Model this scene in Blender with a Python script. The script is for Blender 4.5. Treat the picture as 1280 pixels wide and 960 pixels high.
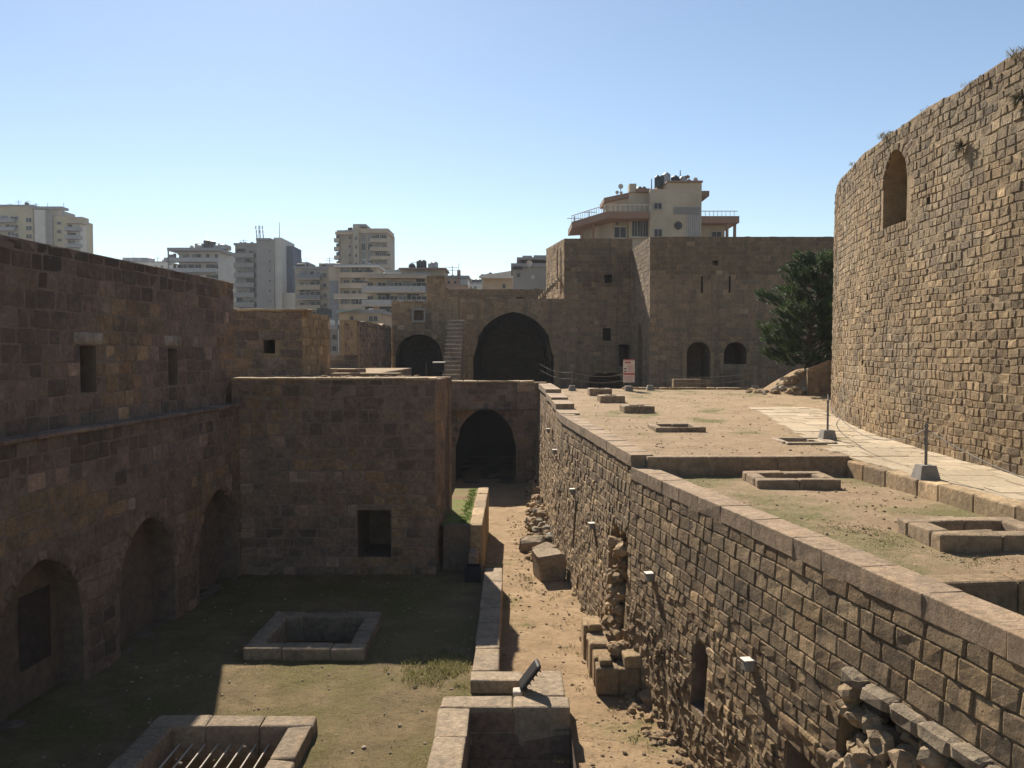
import bpy, math, random
from mathutils import Vector, noise
R = math.radians
scene = bpy.context.scene
for o in list(bpy.data.objects): bpy.data.objects.remove(o)

# ------------------------------------------------------------------ camera, sky, sun, exposure
F = 1030.0; TH = math.atan(40 / F)                 # focal length in photo pixels, downward pitch
cd = bpy.data.cameras.new('camera'); cam = bpy.data.objects.new('camera', cd)
scene.collection.objects.link(cam); scene.camera = cam
cd.sensor_width = 36; cd.lens = 36 * F / 1280; cd.clip_end = 6000; cd.clip_start = 0.1
cam.location = (0, 0, 0); cam.rotation_euler = (math.pi / 2 - TH, 0, 0)
SUN_EL = R(38.5); SUN_AZ = R(-16.5)                # azimuth from +Y, negative = left
SD = Vector((math.sin(SUN_AZ) * math.cos(SUN_EL), math.cos(SUN_AZ) * math.cos(SUN_EL), math.sin(SUN_EL)))
world = bpy.data.worlds.new('World'); scene.world = world; world.use_nodes = True
wn = world.node_tree; wn.nodes.clear()
sky = wn.nodes.new('ShaderNodeTexSky'); sky.sky_type = 'NISHITA'; sky.sun_disc = False
sky.sun_elevation = SUN_EL; sky.sun_rotation = SUN_AZ
sky.air_density = 1.0; sky.dust_density = 0.15; sky.ozone_density = 0.8; sky.altitude = 0
bg = wn.nodes.new('ShaderNodeBackground'); bg.inputs[1].default_value = 0.064
wo = wn.nodes.new('ShaderNodeOutputWorld')
wn.links.new(sky.outputs[0], bg.inputs[0]); wn.links.new(bg.outputs[0], wo.inputs[0])
sl = bpy.data.lights.new('sun', 'SUN'); sl.energy = 4.9; sl.angle = R(0.53); sl.color = (1, .90, .76)
sun = bpy.data.objects.new('sun', sl); scene.collection.objects.link(sun)
sun.rotation_euler = SD.to_track_quat('Z', 'Y').to_euler(); sun.location = (-20, 40, 60)
vs = scene.view_settings; vs.view_transform = 'Standard'; vs.look = 'None'; vs.exposure = 0.97; vs.gamma = 1
vs.use_curve_mapping = False
scene.cycles.max_bounces = 6; scene.cycles.diffuse_bounces = 4; scene.cycles.use_denoising = True

# ------------------------------------------------------------------ helpers
rng = random.Random(7)
def ray(px, py):
    u = (px - 640) / F; v = (480 - py) / F
    return u, math.cos(TH) + v * math.sin(TH), -math.sin(TH) + v * math.cos(TH)
def PD(px, py, d):
    x, y, z = ray(px, py); s = d / y; return Vector((x * s, d, z * s))
def X(px, d): return (px - 640) / F * d / math.cos(TH)
def Z(py, d): return PD(640, py, d).z
def project(p):
    y = p.y * math.cos(TH) - p.z * math.sin(TH); z = p.y * math.sin(TH) + p.z * math.cos(TH)
    if y < .3: return None
    return 640 + F * p.x / y, 480 - F * z / y
def N(x, y=0, z=0): return noise.noise(Vector((x, y, z)))
WL = {}
def link(o, parent=None, loc=Vector((0, 0, 0))):
    scene.collection.objects.link(o); WL[o.name] = Vector(loc)
    if parent is not None: o.parent = parent; o.location = Vector(loc) - WL[parent.name]
    else: o.location = loc
    return o
def thing(name, label, cat, loc, group=None):
    o = bpy.data.objects.new(name, None); o.empty_display_size = .2
    link(o, None, loc); return tag(o, label, cat, group)
def tag(o, label=None, cat=None, group=None, kind=None):
    if label: o['label'] = label
    if cat: o['category'] = cat
    if group: o['group'] = group
    if kind: o['kind'] = kind
    return o
class MB:
    def __init__(s): s.v = []; s.f = []; s.t = []
    def add(s, v, f, tone=(.3, .22, .15)):
        n = len(s.v); s.v.extend(v); s.f.extend([tuple(i + n for i in q) for q in f]); s.t.extend([tone] * len(v)); return s
    def box(s, x0, x1, y0, y1, z0, z1, tone=(.3, .22, .15)):
        v = [(x, y, z) for z in (z0, z1) for y in (y0, y1) for x in (x0, x1)]
        return s.add(v, [(0, 2, 3, 1), (4, 5, 7, 6), (0, 1, 5, 4), (2, 6, 7, 3), (0, 4, 6, 2), (1, 3, 7, 5)], tone)
    def tube(s, a, b, r0, r1, n=6, tone=(.3, .22, .15)):
        a = Vector(a); b = Vector(b); d = (b - a).normalized()
        p = d.orthogonal().normalized(); q = d.cross(p); v = []
        for c, r in ((a, r0), (b, r1)):
            for k in range(n):
                w = 2 * math.pi * k / n; v.append(tuple(c + p * (r * math.cos(w)) + q * (r * math.sin(w))))
        f = [(k, (k + 1) % n, n + (k + 1) % n, n + k) for k in range(n)] + [tuple(range(n - 1, -1, -1)), tuple(range(n, 2 * n))]
        return s.add(v, f, tone)
    def block(s, c, size, yaw=0, tone=(.3, .22, .15), jit=.012, bev=.03, seed=0, tilt=0):
        c = Vector(c); sx, sy, sz = [k / 2 for k in size]; g = [-1, -.8, .8, 1]; idx = {}; v = []
        cy, sn = math.cos(yaw), math.sin(yaw); ct, st = math.cos(tilt), math.sin(tilt)
        def vert(i, j, k):
            key = (i, j, k)
            if key in idx: return idx[key]
            e = sum(1 for a in key if a in (0, 3))
            def cc(a, h):
                t = g[a] * h
                if a in (1, 2): t = math.copysign(max(h - bev * 1.6, h * .6), t)
                elif e >= 2: t -= math.copysign(bev * (.45 if e == 2 else .7), t)
                return t
            p = Vector((cc(i, sx), cc(j, sy), cc(k, sz)))
            q = c + p
            p += Vector((N(q.x * 5 + seed, q.y * 5, q.z * 5), N(q.x * 5, q.y * 5 + 9 + seed, q.z * 5), N(q.x * 5, q.y * 5, q.z * 5 + 17 + seed))) * jit * 2
            p = Vector((p.x * ct - p.z * st, p.y, p.x * st + p.z * ct))
            idx[key] = len(v); v.append((c.x + p.x * cy - p.y * sn, c.y + p.x * sn + p.y * cy, c.z + p.z)); return idx[key]
        f = []
        for a in range(3):
            for b in range(3):
                f.append((vert(a, b, 0), vert(a, b + 1, 0), vert(a + 1, b + 1, 0), vert(a + 1, b, 0)))
                f.append((vert(a, b, 3), vert(a + 1, b, 3), vert(a + 1, b + 1, 3), vert(a, b + 1, 3)))
                f.append((vert(a, 0, b), vert(a + 1, 0, b), vert(a + 1, 0, b + 1), vert(a, 0, b + 1)))
                f.append((vert(a, 3, b), vert(a, 3, b + 1), vert(a + 1, 3, b + 1), vert(a + 1, 3, b)))
                f.append((vert(0, a, b), vert(0, a, b + 1), vert(0, a + 1, b + 1), vert(0, a + 1, b)))
                f.append((vert(3, a, b), vert(3, a + 1, b), vert(3, a + 1, b + 1), vert(3, a, b + 1)))
        return s.add(v, f, tone)
    def rock(s, c, r, tone, seed=0, sub=0, flat=1.0):
        V, Fc = ICO[sub]; c = Vector(c); out = []
        if not isinstance(r, tuple): r = (r, r, r * flat)
        a = seed * 1.7
        for p in V:
            k = 1 + .5 * N(p[0] * 1.3 + seed * 3.1, p[1] * 1.3, p[2] * 1.3 + seed) + .3 * N(p[0] * 3.3 + seed * 5.3, p[1] * 3.3 + seed, p[2] * 3.3)
            x, y = p[0] * math.cos(a) - p[1] * math.sin(a), p[0] * math.sin(a) + p[1] * math.cos(a)
            out.append((c.x + x * r[0] * k, c.y + y * r[1] * k, c.z + p[2] * r[2] * k))
        return s.add(out, Fc, tone)
    def build(s, name, mat, parent=None, origin=None, smooth=False, kind=None):
        if origin is None:
            xs = [min(p[i] for p in s.v) for i in range(3)]; xm = [max(p[i] for p in s.v) for i in range(3)]
            origin = Vector(((xs[0] + xm[0]) / 2, (xs[1] + xm[1]) / 2, xs[2]))
        origin = Vector(origin)
        me = bpy.data.meshes.new(name)
        me.from_pydata([(p[0] - origin.x, p[1] - origin.y, p[2] - origin.z) for p in s.v], [], s.f)
        at = me.attributes.new('tone', 'FLOAT_COLOR', 'POINT')
        at.data.foreach_set('color', [c for t in s.t for c in (t[0], t[1], t[2], 1)])
        if smooth: me.polygons.foreach_set('use_smooth', [True] * len(me.polygons))
        me.materials.append(mat)
        o = bpy.data.objects.new(name, me); link(o, parent, origin)
        if kind: o['kind'] = kind
        return o
def ico(sub):
    t = (1 + 5 ** .5) / 2
    V = [Vector(p).normalized() for p in [(-1, t, 0), (1, t, 0), (-1, -t, 0), (1, -t, 0), (0, -1, t), (0, 1, t), (0, -1, -t), (0, 1, -t), (t, 0, -1), (t, 0, 1), (-t, 0, -1), (-t, 0, 1)]]
    Fc = [(0, 11, 5), (0, 5, 1), (0, 1, 7), (0, 7, 10), (0, 10, 11), (1, 5, 9), (5, 11, 4), (11, 10, 2), (10, 7, 6), (7, 1, 8), (3, 9, 4), (3, 4, 2), (3, 2, 6), (3, 6, 8), (3, 8, 9), (4, 9, 5), (2, 4, 11), (6, 2, 10), (8, 6, 7), (9, 8, 1)]
    for _ in range(sub):
        mid = {}; nf = []
        def m(a, b):
            k = (min(a, b), max(a, b))
            if k not in mid: V.append(((V[a] + V[b]) / 2).normalized()); mid[k] = len(V) - 1
            return mid[k]
        for a, b, c in Fc:
            x, y, z = m(a, b), m(b, c), m(c, a); nf += [(a, x, z), (b, y, x), (c, z, y), (x, y, z)]
        Fc = nf
    return [tuple(p) for p in V], Fc
ICO = [ico(0), ico(1)]

# ------------------------------------------------------------------ materials
class Mat:
    def __init__(s, name, rough=.9, spec=.25):
        s.m = bpy.data.materials.new(name); s.m.use_nodes = True; s.t = s.m.node_tree
        s.b = s.t.nodes['Principled BSDF']; s.b.inputs['Roughness'].default_value = rough
        s.b.inputs['Specular IOR Level'].default_value = spec
        s.pos = s.n('ShaderNodeNewGeometry').outputs['Position']
    def n(s, k): return s.t.nodes.new(k)
    def l(s, a, b): s.t.links.new(a, b)
    def scaled(s, v):
        q = s.n('ShaderNodeVectorMath'); q.operation = 'MULTIPLY'; s.l(s.pos, q.inputs[0]); q.inputs[1].default_value = v; return q.outputs[0]
    def noise(s, scale, detail=4, rough=.6, vec=None):
        q = s.n('ShaderNodeTexNoise'); q.inputs['Scale'].default_value = scale; q.inputs['Detail'].default_value = detail
        q.inputs['Roughness'].default_value = rough; s.l(vec or s.pos, q.inputs['Vector']); return q.outputs['Fac']
    def voro(s, scale, vec=None):
        q = s.n('ShaderNodeTexVoronoi'); q.inputs['Scale'].default_value = scale; s.l(vec or s.pos, q.inputs['Vector']); return q.outputs['Distance']
    def ramp(s, fac, stops):
        q = s.n('ShaderNodeValToRGB'); e = q.color_ramp.elements
        while len(e) < len(stops): e.new(.5)
        for i, (p, c) in enumerate(stops):
            e[i].position = p; e[i].color = (c, c, c, 1) if not isinstance(c, tuple) else (*c, 1)
        s.l(fac, q.inputs[0]); return q.outputs[0]
    def mix(s, a, b, fac, mode='MIX'):
        q = s.n('ShaderNodeMix'); q.data_type = 'RGBA'; q.blend_type = mode
        for v, i in ((fac, 0), (a, 6), (b, 7)):
            if isinstance(v, (int, float)): q.inputs[i].default_value = v
            elif isinstance(v, tuple): q.inputs[i].default_value = (*v, 1)
            else: s.l(v, q.inputs[i])
        return q.outputs[2]
    def math(s, op, a, b):
        q = s.n('ShaderNodeMath'); q.operation = op
        for v, i in ((a, 0), (b, 1)):
            if isinstance(v, (int, float)): q.inputs[i].default_value = v
            else: s.l(v, q.inputs[i])
        return q.outputs[0]
    def bump(s, h, dist, strength=1.0):
        q = s.n('ShaderNodeBump'); q.inputs['Distance'].default_value = dist; q.inputs['Strength'].default_value = strength
        s.l(h, q.inputs['Height']); s.l(q.outputs[0], s.b.inputs['Normal'])
    def col(s, c):
        if isinstance(c, tuple): s.b.inputs['Base Color'].default_value = (*c, 1)
        else: s.l(c, s.b.inputs['Base Color'])
def stone_mat(name, stain=.35, lichen=(.07, .062, .05), bump=.03, streak=0, fine=22):
    m = Mat(name); a = m.n('ShaderNodeAttribute'); a.attribute_name = 'tone'
    c = m.mix(a.outputs['Color'], m.ramp(m.noise(7, 8, .78), [(.28, .5), (.72, 1.45)]), 1.0, 'MULTIPLY')
    c = m.mix(c, (.40, .27, .14), m.ramp(m.noise(1.9, 4, .65), [(.52, 0), (.72, .4)]))
    c = m.mix(c, (.40, .34, .26), m.ramp(m.noise(2.6, 7, .8), [(.6, 0), (.7, .45)]))
    st = m.ramp(m.noise(1.1, 8, .8), [(.47, 0), (.6, 1)])
    if streak:
        st2 = m.ramp(m.noise(1.0, 6, .7, m.scaled((1.6, 1.6, .14))), [(.5, 0), (.6, 1)])
        st = m.mix(st, st2, streak)
    c = m.mix(c, lichen, m.math('MULTIPLY', st, stain))
    pores = m.ramp(m.voro(fine * .9), [(.06, 1), (.2, 0)]); sel = m.ramp(m.noise(4, 4, .7), [(.45, 0), (.6, 1)])
    pores = m.math('MULTIPLY', pores, sel)
    c = m.mix(c, tuple(k * .8 for k in lichen), m.math('MULTIPLY', pores, .7))
    m.col(c)
    h = m.math('ADD', m.math('MULTIPLY', m.noise(fine, 8, .8), .8), m.math('MULTIPLY', pores, -.9))
    h = m.math('ADD', h, m.math('MULTIPLY', m.noise(6, 6, .65), 1.3))
    m.bump(h, bump, 1.0); return m.m
M = {}
M['wall'] = stone_mat('shaded_court_limestone', .5, bump=.05)
M['bastion'] = stone_mat('bastion_limestone', .5, bump=.05)
M['trench'] = stone_mat('trench_rubble_limestone', .4, bump=.11, fine=15)
M['tower'] = stone_mat('tower_limestone', .42, bump=.065, fine=16)
M['far'] = stone_mat('fortress_sandstone', .5, bump=.05, streak=.75, fine=9)
M['block'] = stone_mat('dressed_limestone', .35, bump=.035)
M['rubble'] = stone_mat('rubble_stone', .3, bump=.06)
def core_mat(name, c0, c1):
    m = Mat(name); m.col(m.ramp(m.noise(4, 6, .7), [(.3, c0), (.7, c1)]))
    m.bump(m.math('ADD', m.noise(14, 8, .8), m.noise(3, 4)), .06); return m.m
M['mortar'] = core_mat('earthy_mortar', (.22, .155, .085), (.38, .275, .16))
M['shadefill'] = core_mat('archway_shade_and_window_filling', (.05, .04, .033), (.10, .078, .06))  # near-black; on the archway interiors the vault shade is put into this colour
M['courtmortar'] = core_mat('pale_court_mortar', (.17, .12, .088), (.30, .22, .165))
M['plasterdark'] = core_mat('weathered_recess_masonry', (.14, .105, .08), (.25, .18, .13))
def dirt_mat(name, c0, c1, grass=0.0, gcol=(.12, .12, .035), gscale=.35, dark=.5):
    m = Mat(name, .95, .15)
    c = m.ramp(m.noise(1.1, 7, .68), [(.28, c0), (.72, c1)])
    c = m.mix(c, tuple(k * .55 for k in c0), m.ramp(m.noise(6, 8, .75), [(.52, 0), (.7, dark)]))
    c = m.mix(c, tuple(min(1, k * 1.35) for k in c1), m.ramp(m.voro(11), [(.05, .6), (.14, 0)]))
    if grass:
        g = m.math('ADD', m.noise(gscale, 5, .6), m.math('MULTIPLY', m.noise(9, 5, .8), .25))
        c = m.mix(c, m.ramp(m.noise(14, 4, .7), [(.3, tuple(k * .6 for k in gcol)), (.7, tuple(k * 1.4 for k in gcol))]), m.ramp(g, [(.76 - grass * .35, 0), (.84 - grass * .25, .85)]))
    m.col(c)
    h = m.math('ADD', m.noise(18, 8, .8), m.math('MULTIPLY', m.noise(2.5, 4), 1.5))
    h = m.math('ADD', h, m.math('MULTIPLY', m.ramp(m.voro(16), [(0, 1), (.22, 0)]), .5))
    m.bump(h, .045); return m.m
M['alley'] = dirt_mat('alley_dirt', (.24, .16, .088), (.40, .285, .17), .2, dark=.7)
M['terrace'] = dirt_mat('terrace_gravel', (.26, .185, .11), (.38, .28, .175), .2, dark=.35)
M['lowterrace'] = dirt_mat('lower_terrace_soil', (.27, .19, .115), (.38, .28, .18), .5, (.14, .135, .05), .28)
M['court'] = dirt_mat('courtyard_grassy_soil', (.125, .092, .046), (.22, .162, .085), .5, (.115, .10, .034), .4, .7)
M['planter'] = dirt_mat('planter_soil', (.17, .11, .06), (.24, .16, .09), .7, (.12, .17, .03), .8)
M['ground'] = dirt_mat('city_ground', (.16, .13, .10), (.24, .2, .15))
def plain(name, c, rough=.7, var=.18, scale=3.0, spec=.3, bump=.0, metal=0):
    m = Mat(name, rough, spec)
    m.col(m.ramp(m.noise(scale, 6, .7), [(.25, tuple(k * (1 - var) for k in c)), (.75, tuple(min(1, k * (1 + var)) for k in c))]))
    m.b.inputs['Metallic'].default_value = metal
    if bump: m.bump(m.noise(scale * 6, 6, .7), bump)
    return m.m
M['concrete'] = plain('grey_concrete', (.25, .23, .20), .9, .25, 6, .2, .02)
M['paleconc'] = plain('pale_concrete', (.50, .45, .38), .9, .2, 6, .2, .02)
M['lampblack'] = plain('black_lamp_housing', (.012, .012, .014), .55, .3, 20)
M['steel'] = plain('dull_steel', (.16, .15, .14), .55, .3, 20, .5, 0, .6)
M['rope'] = plain('grey_rope', (.22, .20, .17), .9, .2, 30)
M['white'] = plain('white_fitting', (.62, .58, .50), .6, .15, 10)
M['signwhite'] = plain('sign_panel_white', (.62, .52, .46), .5, .08, 6)
M['signred'] = plain('sign_print_red', (.42, .13, .12), .5, .12, 8)
M['signblack'] = plain('sign_print_black', (.04, .035, .03), .5, .12, 8)
M['glass'] = plain('dark_window_glass', (.022, .026, .03), .35, .5, .8, .25)
M['shutter'] = plain('grey_shutter', (.17, .18, .19), .6, .3, 2)
M['frame'] = plain('window_frame_pale', (.36, .34, .31), .6, .15, 2)
M['tank'] = plain('black_roof_tank', (.03, .035, .04), .6, .3, 2)
M['metalgrey'] = plain('grey_roof_metal', (.30, .31, .32), .5, .2, 2)
M['dish'] = plain('satellite_dish_grey', (.42, .40, .37), .5, .2, 2)
M['bark'] = core_mat('pine_bark', (.05, .035, .025), (.13, .09, .06))
M['wood'] = plain('dark_crate_plastic', (.02, .02, .022), .7, .4, 10)
def leaf_mat(name, c, var=.5):
    m = Mat(name, .65, .3); a = m.n('ShaderNodeAttribute'); a.attribute_name = 'tone'
    m.col(m.mix(a.outputs['Color'], m.ramp(m.noise(3, 4), [(.3, 1 - var), (.7, 1 + var)]), 1, 'MULTIPLY'))
    tr = m.n('ShaderNodeBsdfTranslucent'); m.l(a.outputs['Color'], tr.inputs[0])
    mx = m.n('ShaderNodeMixShader'); mx.inputs[0].default_value = .25; out = m.t.nodes['Material Output']
    m.l(m.b.outputs[0], mx.inputs[1]); m.l(tr.outputs[0], mx.inputs[2]); m.l(mx.outputs[0], out.inputs[0]); return m.m
M['leaf'] = leaf_mat('foliage', (.06, .09, .03))

# palettes of real stone albedos
SAND = [(.36, .25, .135), (.39, .275, .155), (.33, .22, .12), (.29, .205, .12), (.43, .31, .18), (.33, .235, .14)]
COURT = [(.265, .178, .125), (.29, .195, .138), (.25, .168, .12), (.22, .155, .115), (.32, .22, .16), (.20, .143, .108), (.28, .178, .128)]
def pick(pal, r, v=.14, pale=.05):
    c = r.choice(pal); k = 1 + r.uniform(-v, v)
    if r.random() < pale: k *= 1.45
    return tuple(x * k for x in c)

# ------------------------------------------------------------------ masonry walls
class Opening:
    def __init__(s, u, hw, z0, zs, rise=0, depth=1.0, name='window_opening', vous=0.0, mat='plasterdark'):
        s.u, s.hw, s.z0, s.zs, s.rise, s.depth, s.name, s.vous, s.mat = u, hw, z0, zs, rise, depth, name, vous, mat
        if rise: s.e = (rise * rise - hw * hw) / (2 * hw); s.R = hw + s.e
    def top(s, u):
        if not s.rise: return s.zs
        k = s.R ** 2 - (min(abs(u - s.u), s.hw) + s.e) ** 2
        return s.zs + math.sqrt(max(0, k))
    def half(s, z, t=0):
        if z < s.z0 - .02: return None
        if z <= s.zs: return s.hw + (t if s.rise else 0)
        if not s.rise: return None
        k = (s.R + t) ** 2 - (z - s.zs) ** 2
        if k <= 0: return None
        w = math.sqrt(k) - s.e
        return w if w > 0 else None
    def profile(s, n=10, t=0):
        P = [(s.u - s.hw - t, s.z0)]
        if s.rise:
            pts = []
            a1 = math.acos(max(-1, min(1, s.e / (s.R + t)))) if s.R + t > abs(s.e) else 0
            for k in range(n + 1):
                a = a1 * k / n; pts.append((math.cos(a) * (s.R + t) - s.e, math.sin(a) * (s.R + t)))
            P += [(s.u - w, s.zs + h) for w, h in pts] + [(s.u + w, s.zs + h) for w, h in reversed(pts[:-1])]
        else: P += [(s.u - s.hw, s.zs), (s.u + s.hw, s.zs)]
        P.append((s.u + s.hw + t, s.z0)); return P
class Wall:
    """A face along a plan polyline (u grows to the right as seen from outside)."""
    def __init__(s, parent, pts, z0, ztop, thick=.8, batter=0, zref=0, smooth=False, core='mortar', D=-.022):
        s.parent, s.z0, s.thick, s.batter, s.zref, s.core = parent, z0, thick, batter, zref, core
        s.D = D; s.pts = [Vector(p) for p in pts]; s.cum = [0]; s.ops = []
        for a, b in zip(s.pts, s.pts[1:]): s.cum.append(s.cum[-1] + (b - a).length)
        s.L = s.cum[-1]; s.ztop = ztop if callable(ztop) else (lambda u: ztop)
        sn = [Vector(((b - a).y, -(b - a).x)).normalized() for a, b in zip(s.pts, s.pts[1:])]
        s.sn = sn; s.smooth = smooth
        s.vn = [sn[0]] + [((a + b) / 2).normalized() for a, b in zip(sn, sn[1:])] + [sn[-1]]
    def seg(s, u):
        for i in range(len(s.cum) - 2):
            if u < s.cum[i + 1]: return i
        return len(s.cum) - 2
    def P(s, u, z, off=0):
        i = s.seg(u); t = (u - s.cum[i]) / (s.cum[i + 1] - s.cum[i]); p = s.pts[i].lerp(s.pts[i + 1], t)
        n = s.vn[i].lerp(s.vn[i + 1], max(0, min(1, t))) if s.smooth else s.sn[i]
        p = p + n * (off + s.batter * (s.zref - z)); return Vector((p.x, p.y, z))
    def U(s, y):                                    # u of the point of the face with this world y
        for i in range(len(s.pts) - 1):
            a, b = s.pts[i].y, s.pts[i + 1].y
            if min(a, b) <= y <= max(a, b): return s.cum[i] + (y - a) / (b - a) * (s.cum[i + 1] - s.cum[i])
    def build_core(s, name='wall_core'):
        us = set(s.cum); k = 0
        while k < s.L: us.add(k); k += 1.0
        for o in s.ops:
            for j in range(17): us.add(o.u - o.hw + 2 * o.hw * j / 16)
        us = sorted(u for u in us if 0 <= u <= s.L); mb = MB(); D = s.D
        def quad(a, b, c, d): mb.add([tuple(a), tuple(b), tuple(c), tuple(d)], [(0, 1, 2, 3)])
        for a, b in zip(us, us[1:]):
            if b - a < 1e-5: continue
            m = (a + b) / 2; e = 1e-4; lo0 = lo1 = s.z0
            for o in sorted([o for o in s.ops if abs(m - o.u) < o.hw], key=lambda o: o.z0):
                if o.z0 > min(lo0, lo1) + 1e-4:
                    quad(s.P(a, lo0, D), s.P(b - e, lo1, D), s.P(b - e, o.z0, D), s.P(a, o.z0, D))
                    quad(s.P(b - e, lo1, -s.thick), s.P(a, lo0, -s.thick), s.P(a, o.z0, -s.thick), s.P(b - e, o.z0, -s.thick))
                lo0, lo1 = o.top(a), o.top(b)
            h0, h1 = s.ztop(a + e) - .03, s.ztop(b - e) - .03
            quad(s.P(a, lo0, D), s.P(b - e, lo1, D), s.P(b - e, h1, D), s.P(a, h0, D))
            quad(s.P(a, h0, D), s.P(b - e, h1, D), s.P(b - e, h1, -s.thick), s.P(a, h0, -s.thick))
            quad(s.P(b - e, lo1, -s.thick), s.P(a, lo0, -s.thick), s.P(a, h0, -s.thick), s.P(b - e, h1, -s.thick))
        for u in (0, s.L - 1e-4):
            h = s.ztop(u) - .03
            quad(s.P(u, s.z0, D), s.P(u, s.z0, -s.thick), s.P(u, h, -s.thick), s.P(u, h, D))
        c = mb.build(name, M[s.core], s.parent)
        for o in s.ops:
            mb = MB(); P = o.profile()
            for (u0, z0), (u1, z1) in zip(P, P[1:]):
                mb.add([tuple(s.P(u0, z0, D)), tuple(s.P(u1, z1, D)), tuple(s.P(u1, z1, -o.depth)), tuple(s.P(u0, z0, -o.depth))], [(0, 1, 2, 3)])
            mb.add([tuple(s.P(P[0][0], o.z0, D)), tuple(s.P(P[-1][0], o.z0, D)), tuple(s.P(P[-1][0], o.z0, -o.depth)), tuple(s.P(P[0][0], o.z0, -o.depth))], [(3, 2, 1, 0)])
            mb.add([tuple(s.P(u, z, -o.depth)) for u, z in P], [tuple(range(len(P)))])
            mb.build(o.name, M[o.mat], s.parent)
        return c
    def lay(s, z0, z1, ch, wr, mat, lod=2, gap=.012, rough=.012, edge=.02, pal=SAND, u0=None, u1=None, warp=0, off=0.0, top=300, seed=1,
            tone=None, fname='stone_facing', skip=None, pname='stone', ragged=0, pale=.05):
        r = random.Random(seed); u0 = 0 if u0 is None else u0; u1 = s.L if u1 is None else u1; Q = []
        zz = z0
        while zz < z1 - .03:
            h = r.uniform(*ch)
            if z1 - (zz + h) < ch[0] * .6: h = z1 - zz
            za, zb = zz, zz + h; zz = zb; mid = (za + zb) / 2
            iv = [(u0, u1)]
            for o in s.ops:
                w = o.half(mid, o.vous)
                if w is None and o.z0 < zb - .04 and za < o.z0: w = None
                if w is None: continue
                a, b = o.u - w, o.u + w; nv = []
                for p, q in iv:
                    if b <= p or a >= q: nv.append((p, q)); continue
                    if a > p: nv.append((p, a))
                    if b < q: nv.append((b, q))
                iv = nv
            for p, q in iv:
                u = p
                while u < q - .02:
                    w = r.uniform(*wr) * (1 if r.random() > .12 else r.uniform(.5, 1.5))
                    if q - (u + w) < wr[0] * .6: w = q - u
                    t = s.ztop((u + u + w) / 2) - ragged * r.random()
                    if za < t - .05: Q.append([(u, za), (u + w, za), (u + w, min(zb, t)), (u, min(zb, t))])
                    u += w
        for o in s.ops:                               # arch stones
            if o.vous and o.rise:
                n = max(7, int((o.rise + o.hw) * 2.2 / .38)); A = o.profile(40); B = o.profile(40, o.vous)
                A, B = A[1:-1], B[1:-1]; m = len(A) - 1; Am = len(B) - 1
                for k in range(n):
                    i0, i1 = k / n, (k + 1) / n
                    g = lambda T, f: (lambda j, w: (T[j][0] * (1 - w) + T[min(j + 1, len(T) - 1)][0] * w, T[j][1] * (1 - w) + T[min(j + 1, len(T) - 1)][1] * w))(int(f * (len(T) - 1)), f * (len(T) - 1) - int(f * (len(T) - 1)))
                    Q.append([g(A, i0), g(B, i0), g(B, i1), g(A, i1), 'v'])
        out = []
        for q in Q:
            v = len(q) == 5
            if skip and not v and skip((q[0][0] + q[2][0]) / 2, (q[0][1] + q[2][1]) / 2): continue
            if warp and not v:
                q = [(u + warp * N(u * 1.9, z * 2.3, 3), z + warp * N(u * 1.3, z * 1.1, 8 + seed)) for u, z in q]
            cu = sum(p[0] for p in q[:4]) / 4; cz = sum(p[1] for p in q[:4]) / 4
            c = s.P(cu, cz); pr = [project(s.P(*p)) for p in q[:4]]; area = 0
            if all(pr):
                area = abs(sum(pr[i][0] * pr[(i + 1) % 4][1] - pr[(i + 1) % 4][0] * pr[i][1] for i in range(4))) / 2
                mx, my = sum(p[0] for p in pr) / 4, sum(p[1] for p in pr) / 4
                if not (-5 < mx < 1285 and -5 < my < 965): area = 0
            out.append((area, q, cu, cz, c, v))
        out.sort(key=lambda a: -a[0]); mb = MB(); nobj = 0
        for k, (area, q, cu, cz, c, v) in enumerate(out):
            of = (off(cu, cz) if callable(off) else off) + r.uniform(-1, 1) * rough * .8 + (.004 if v else 0)
            tn = tone(cu, cz, r) if tone else pick(pal, r, .14, pale)
            V, Fc = s.stone(q[:4], of, lod, gap, rough, edge, r)
            if area > 25 and nobj < top:
                nobj += 1; b = MB(); b.add(V, Fc, tn); b.build('voussoir' if v else pname, M[mat], s.parent, c, False)
            else: mb.add(V, Fc, tn)
        if mb.v: mb.build(fname, M[mat], s.parent, None, False, 'stuff')
    def stone(s, q, off, lod, gap, rough, edge, r):
        S = {0: [0, 1], 1: [0, 1], 2: [0, .08, .92, 1], 3: [0, .06, .5, .94, 1]}[lod]; n = len(S); sd = r.uniform(0, 100)
        cu = sum(p[0] for p in q) / 4; cz = sum(p[1] for p in q) / 4; qq = []
        for u, z in q:
            du, dz = cu - u, cz - z
            qq.append((u + math.copysign(min(gap, abs(du) * .4), du) * r.uniform(.6, 1.5), z + math.copysign(min(gap, abs(dz) * .4), dz) * r.uniform(.6, 1.5)))
        def bl(a, b):
            x = [qq[0][i] * (1 - a) * (1 - b) + qq[1][i] * a * (1 - b) + qq[2][i] * a * b + qq[3][i] * (1 - a) * b for i in (0, 1)]; return x
        V = []; Fc = []
        tx, tz = r.uniform(-1, 1) * rough, r.uniform(-1, 1) * rough
        for j, b in enumerate(S):
            for i, a in enumerate(S):
                bd = (i in (0, n - 1)) + (j in (0, n - 1)); u, z = bl(a, b)
                if lod > 1 and bd == 2: u += (cu - u) * .06; z += (cz - z) * .06
                o = off + tx * (a - .5) + tz * (b - .5)
                if lod > 1:
                    o += rough * 1.6 * N(u * 5 + sd, z * 5, sd) - (edge * (1 if bd == 1 else 1.5) if bd else 0)
                V.append(tuple(s.P(u, z, o)))
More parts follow.
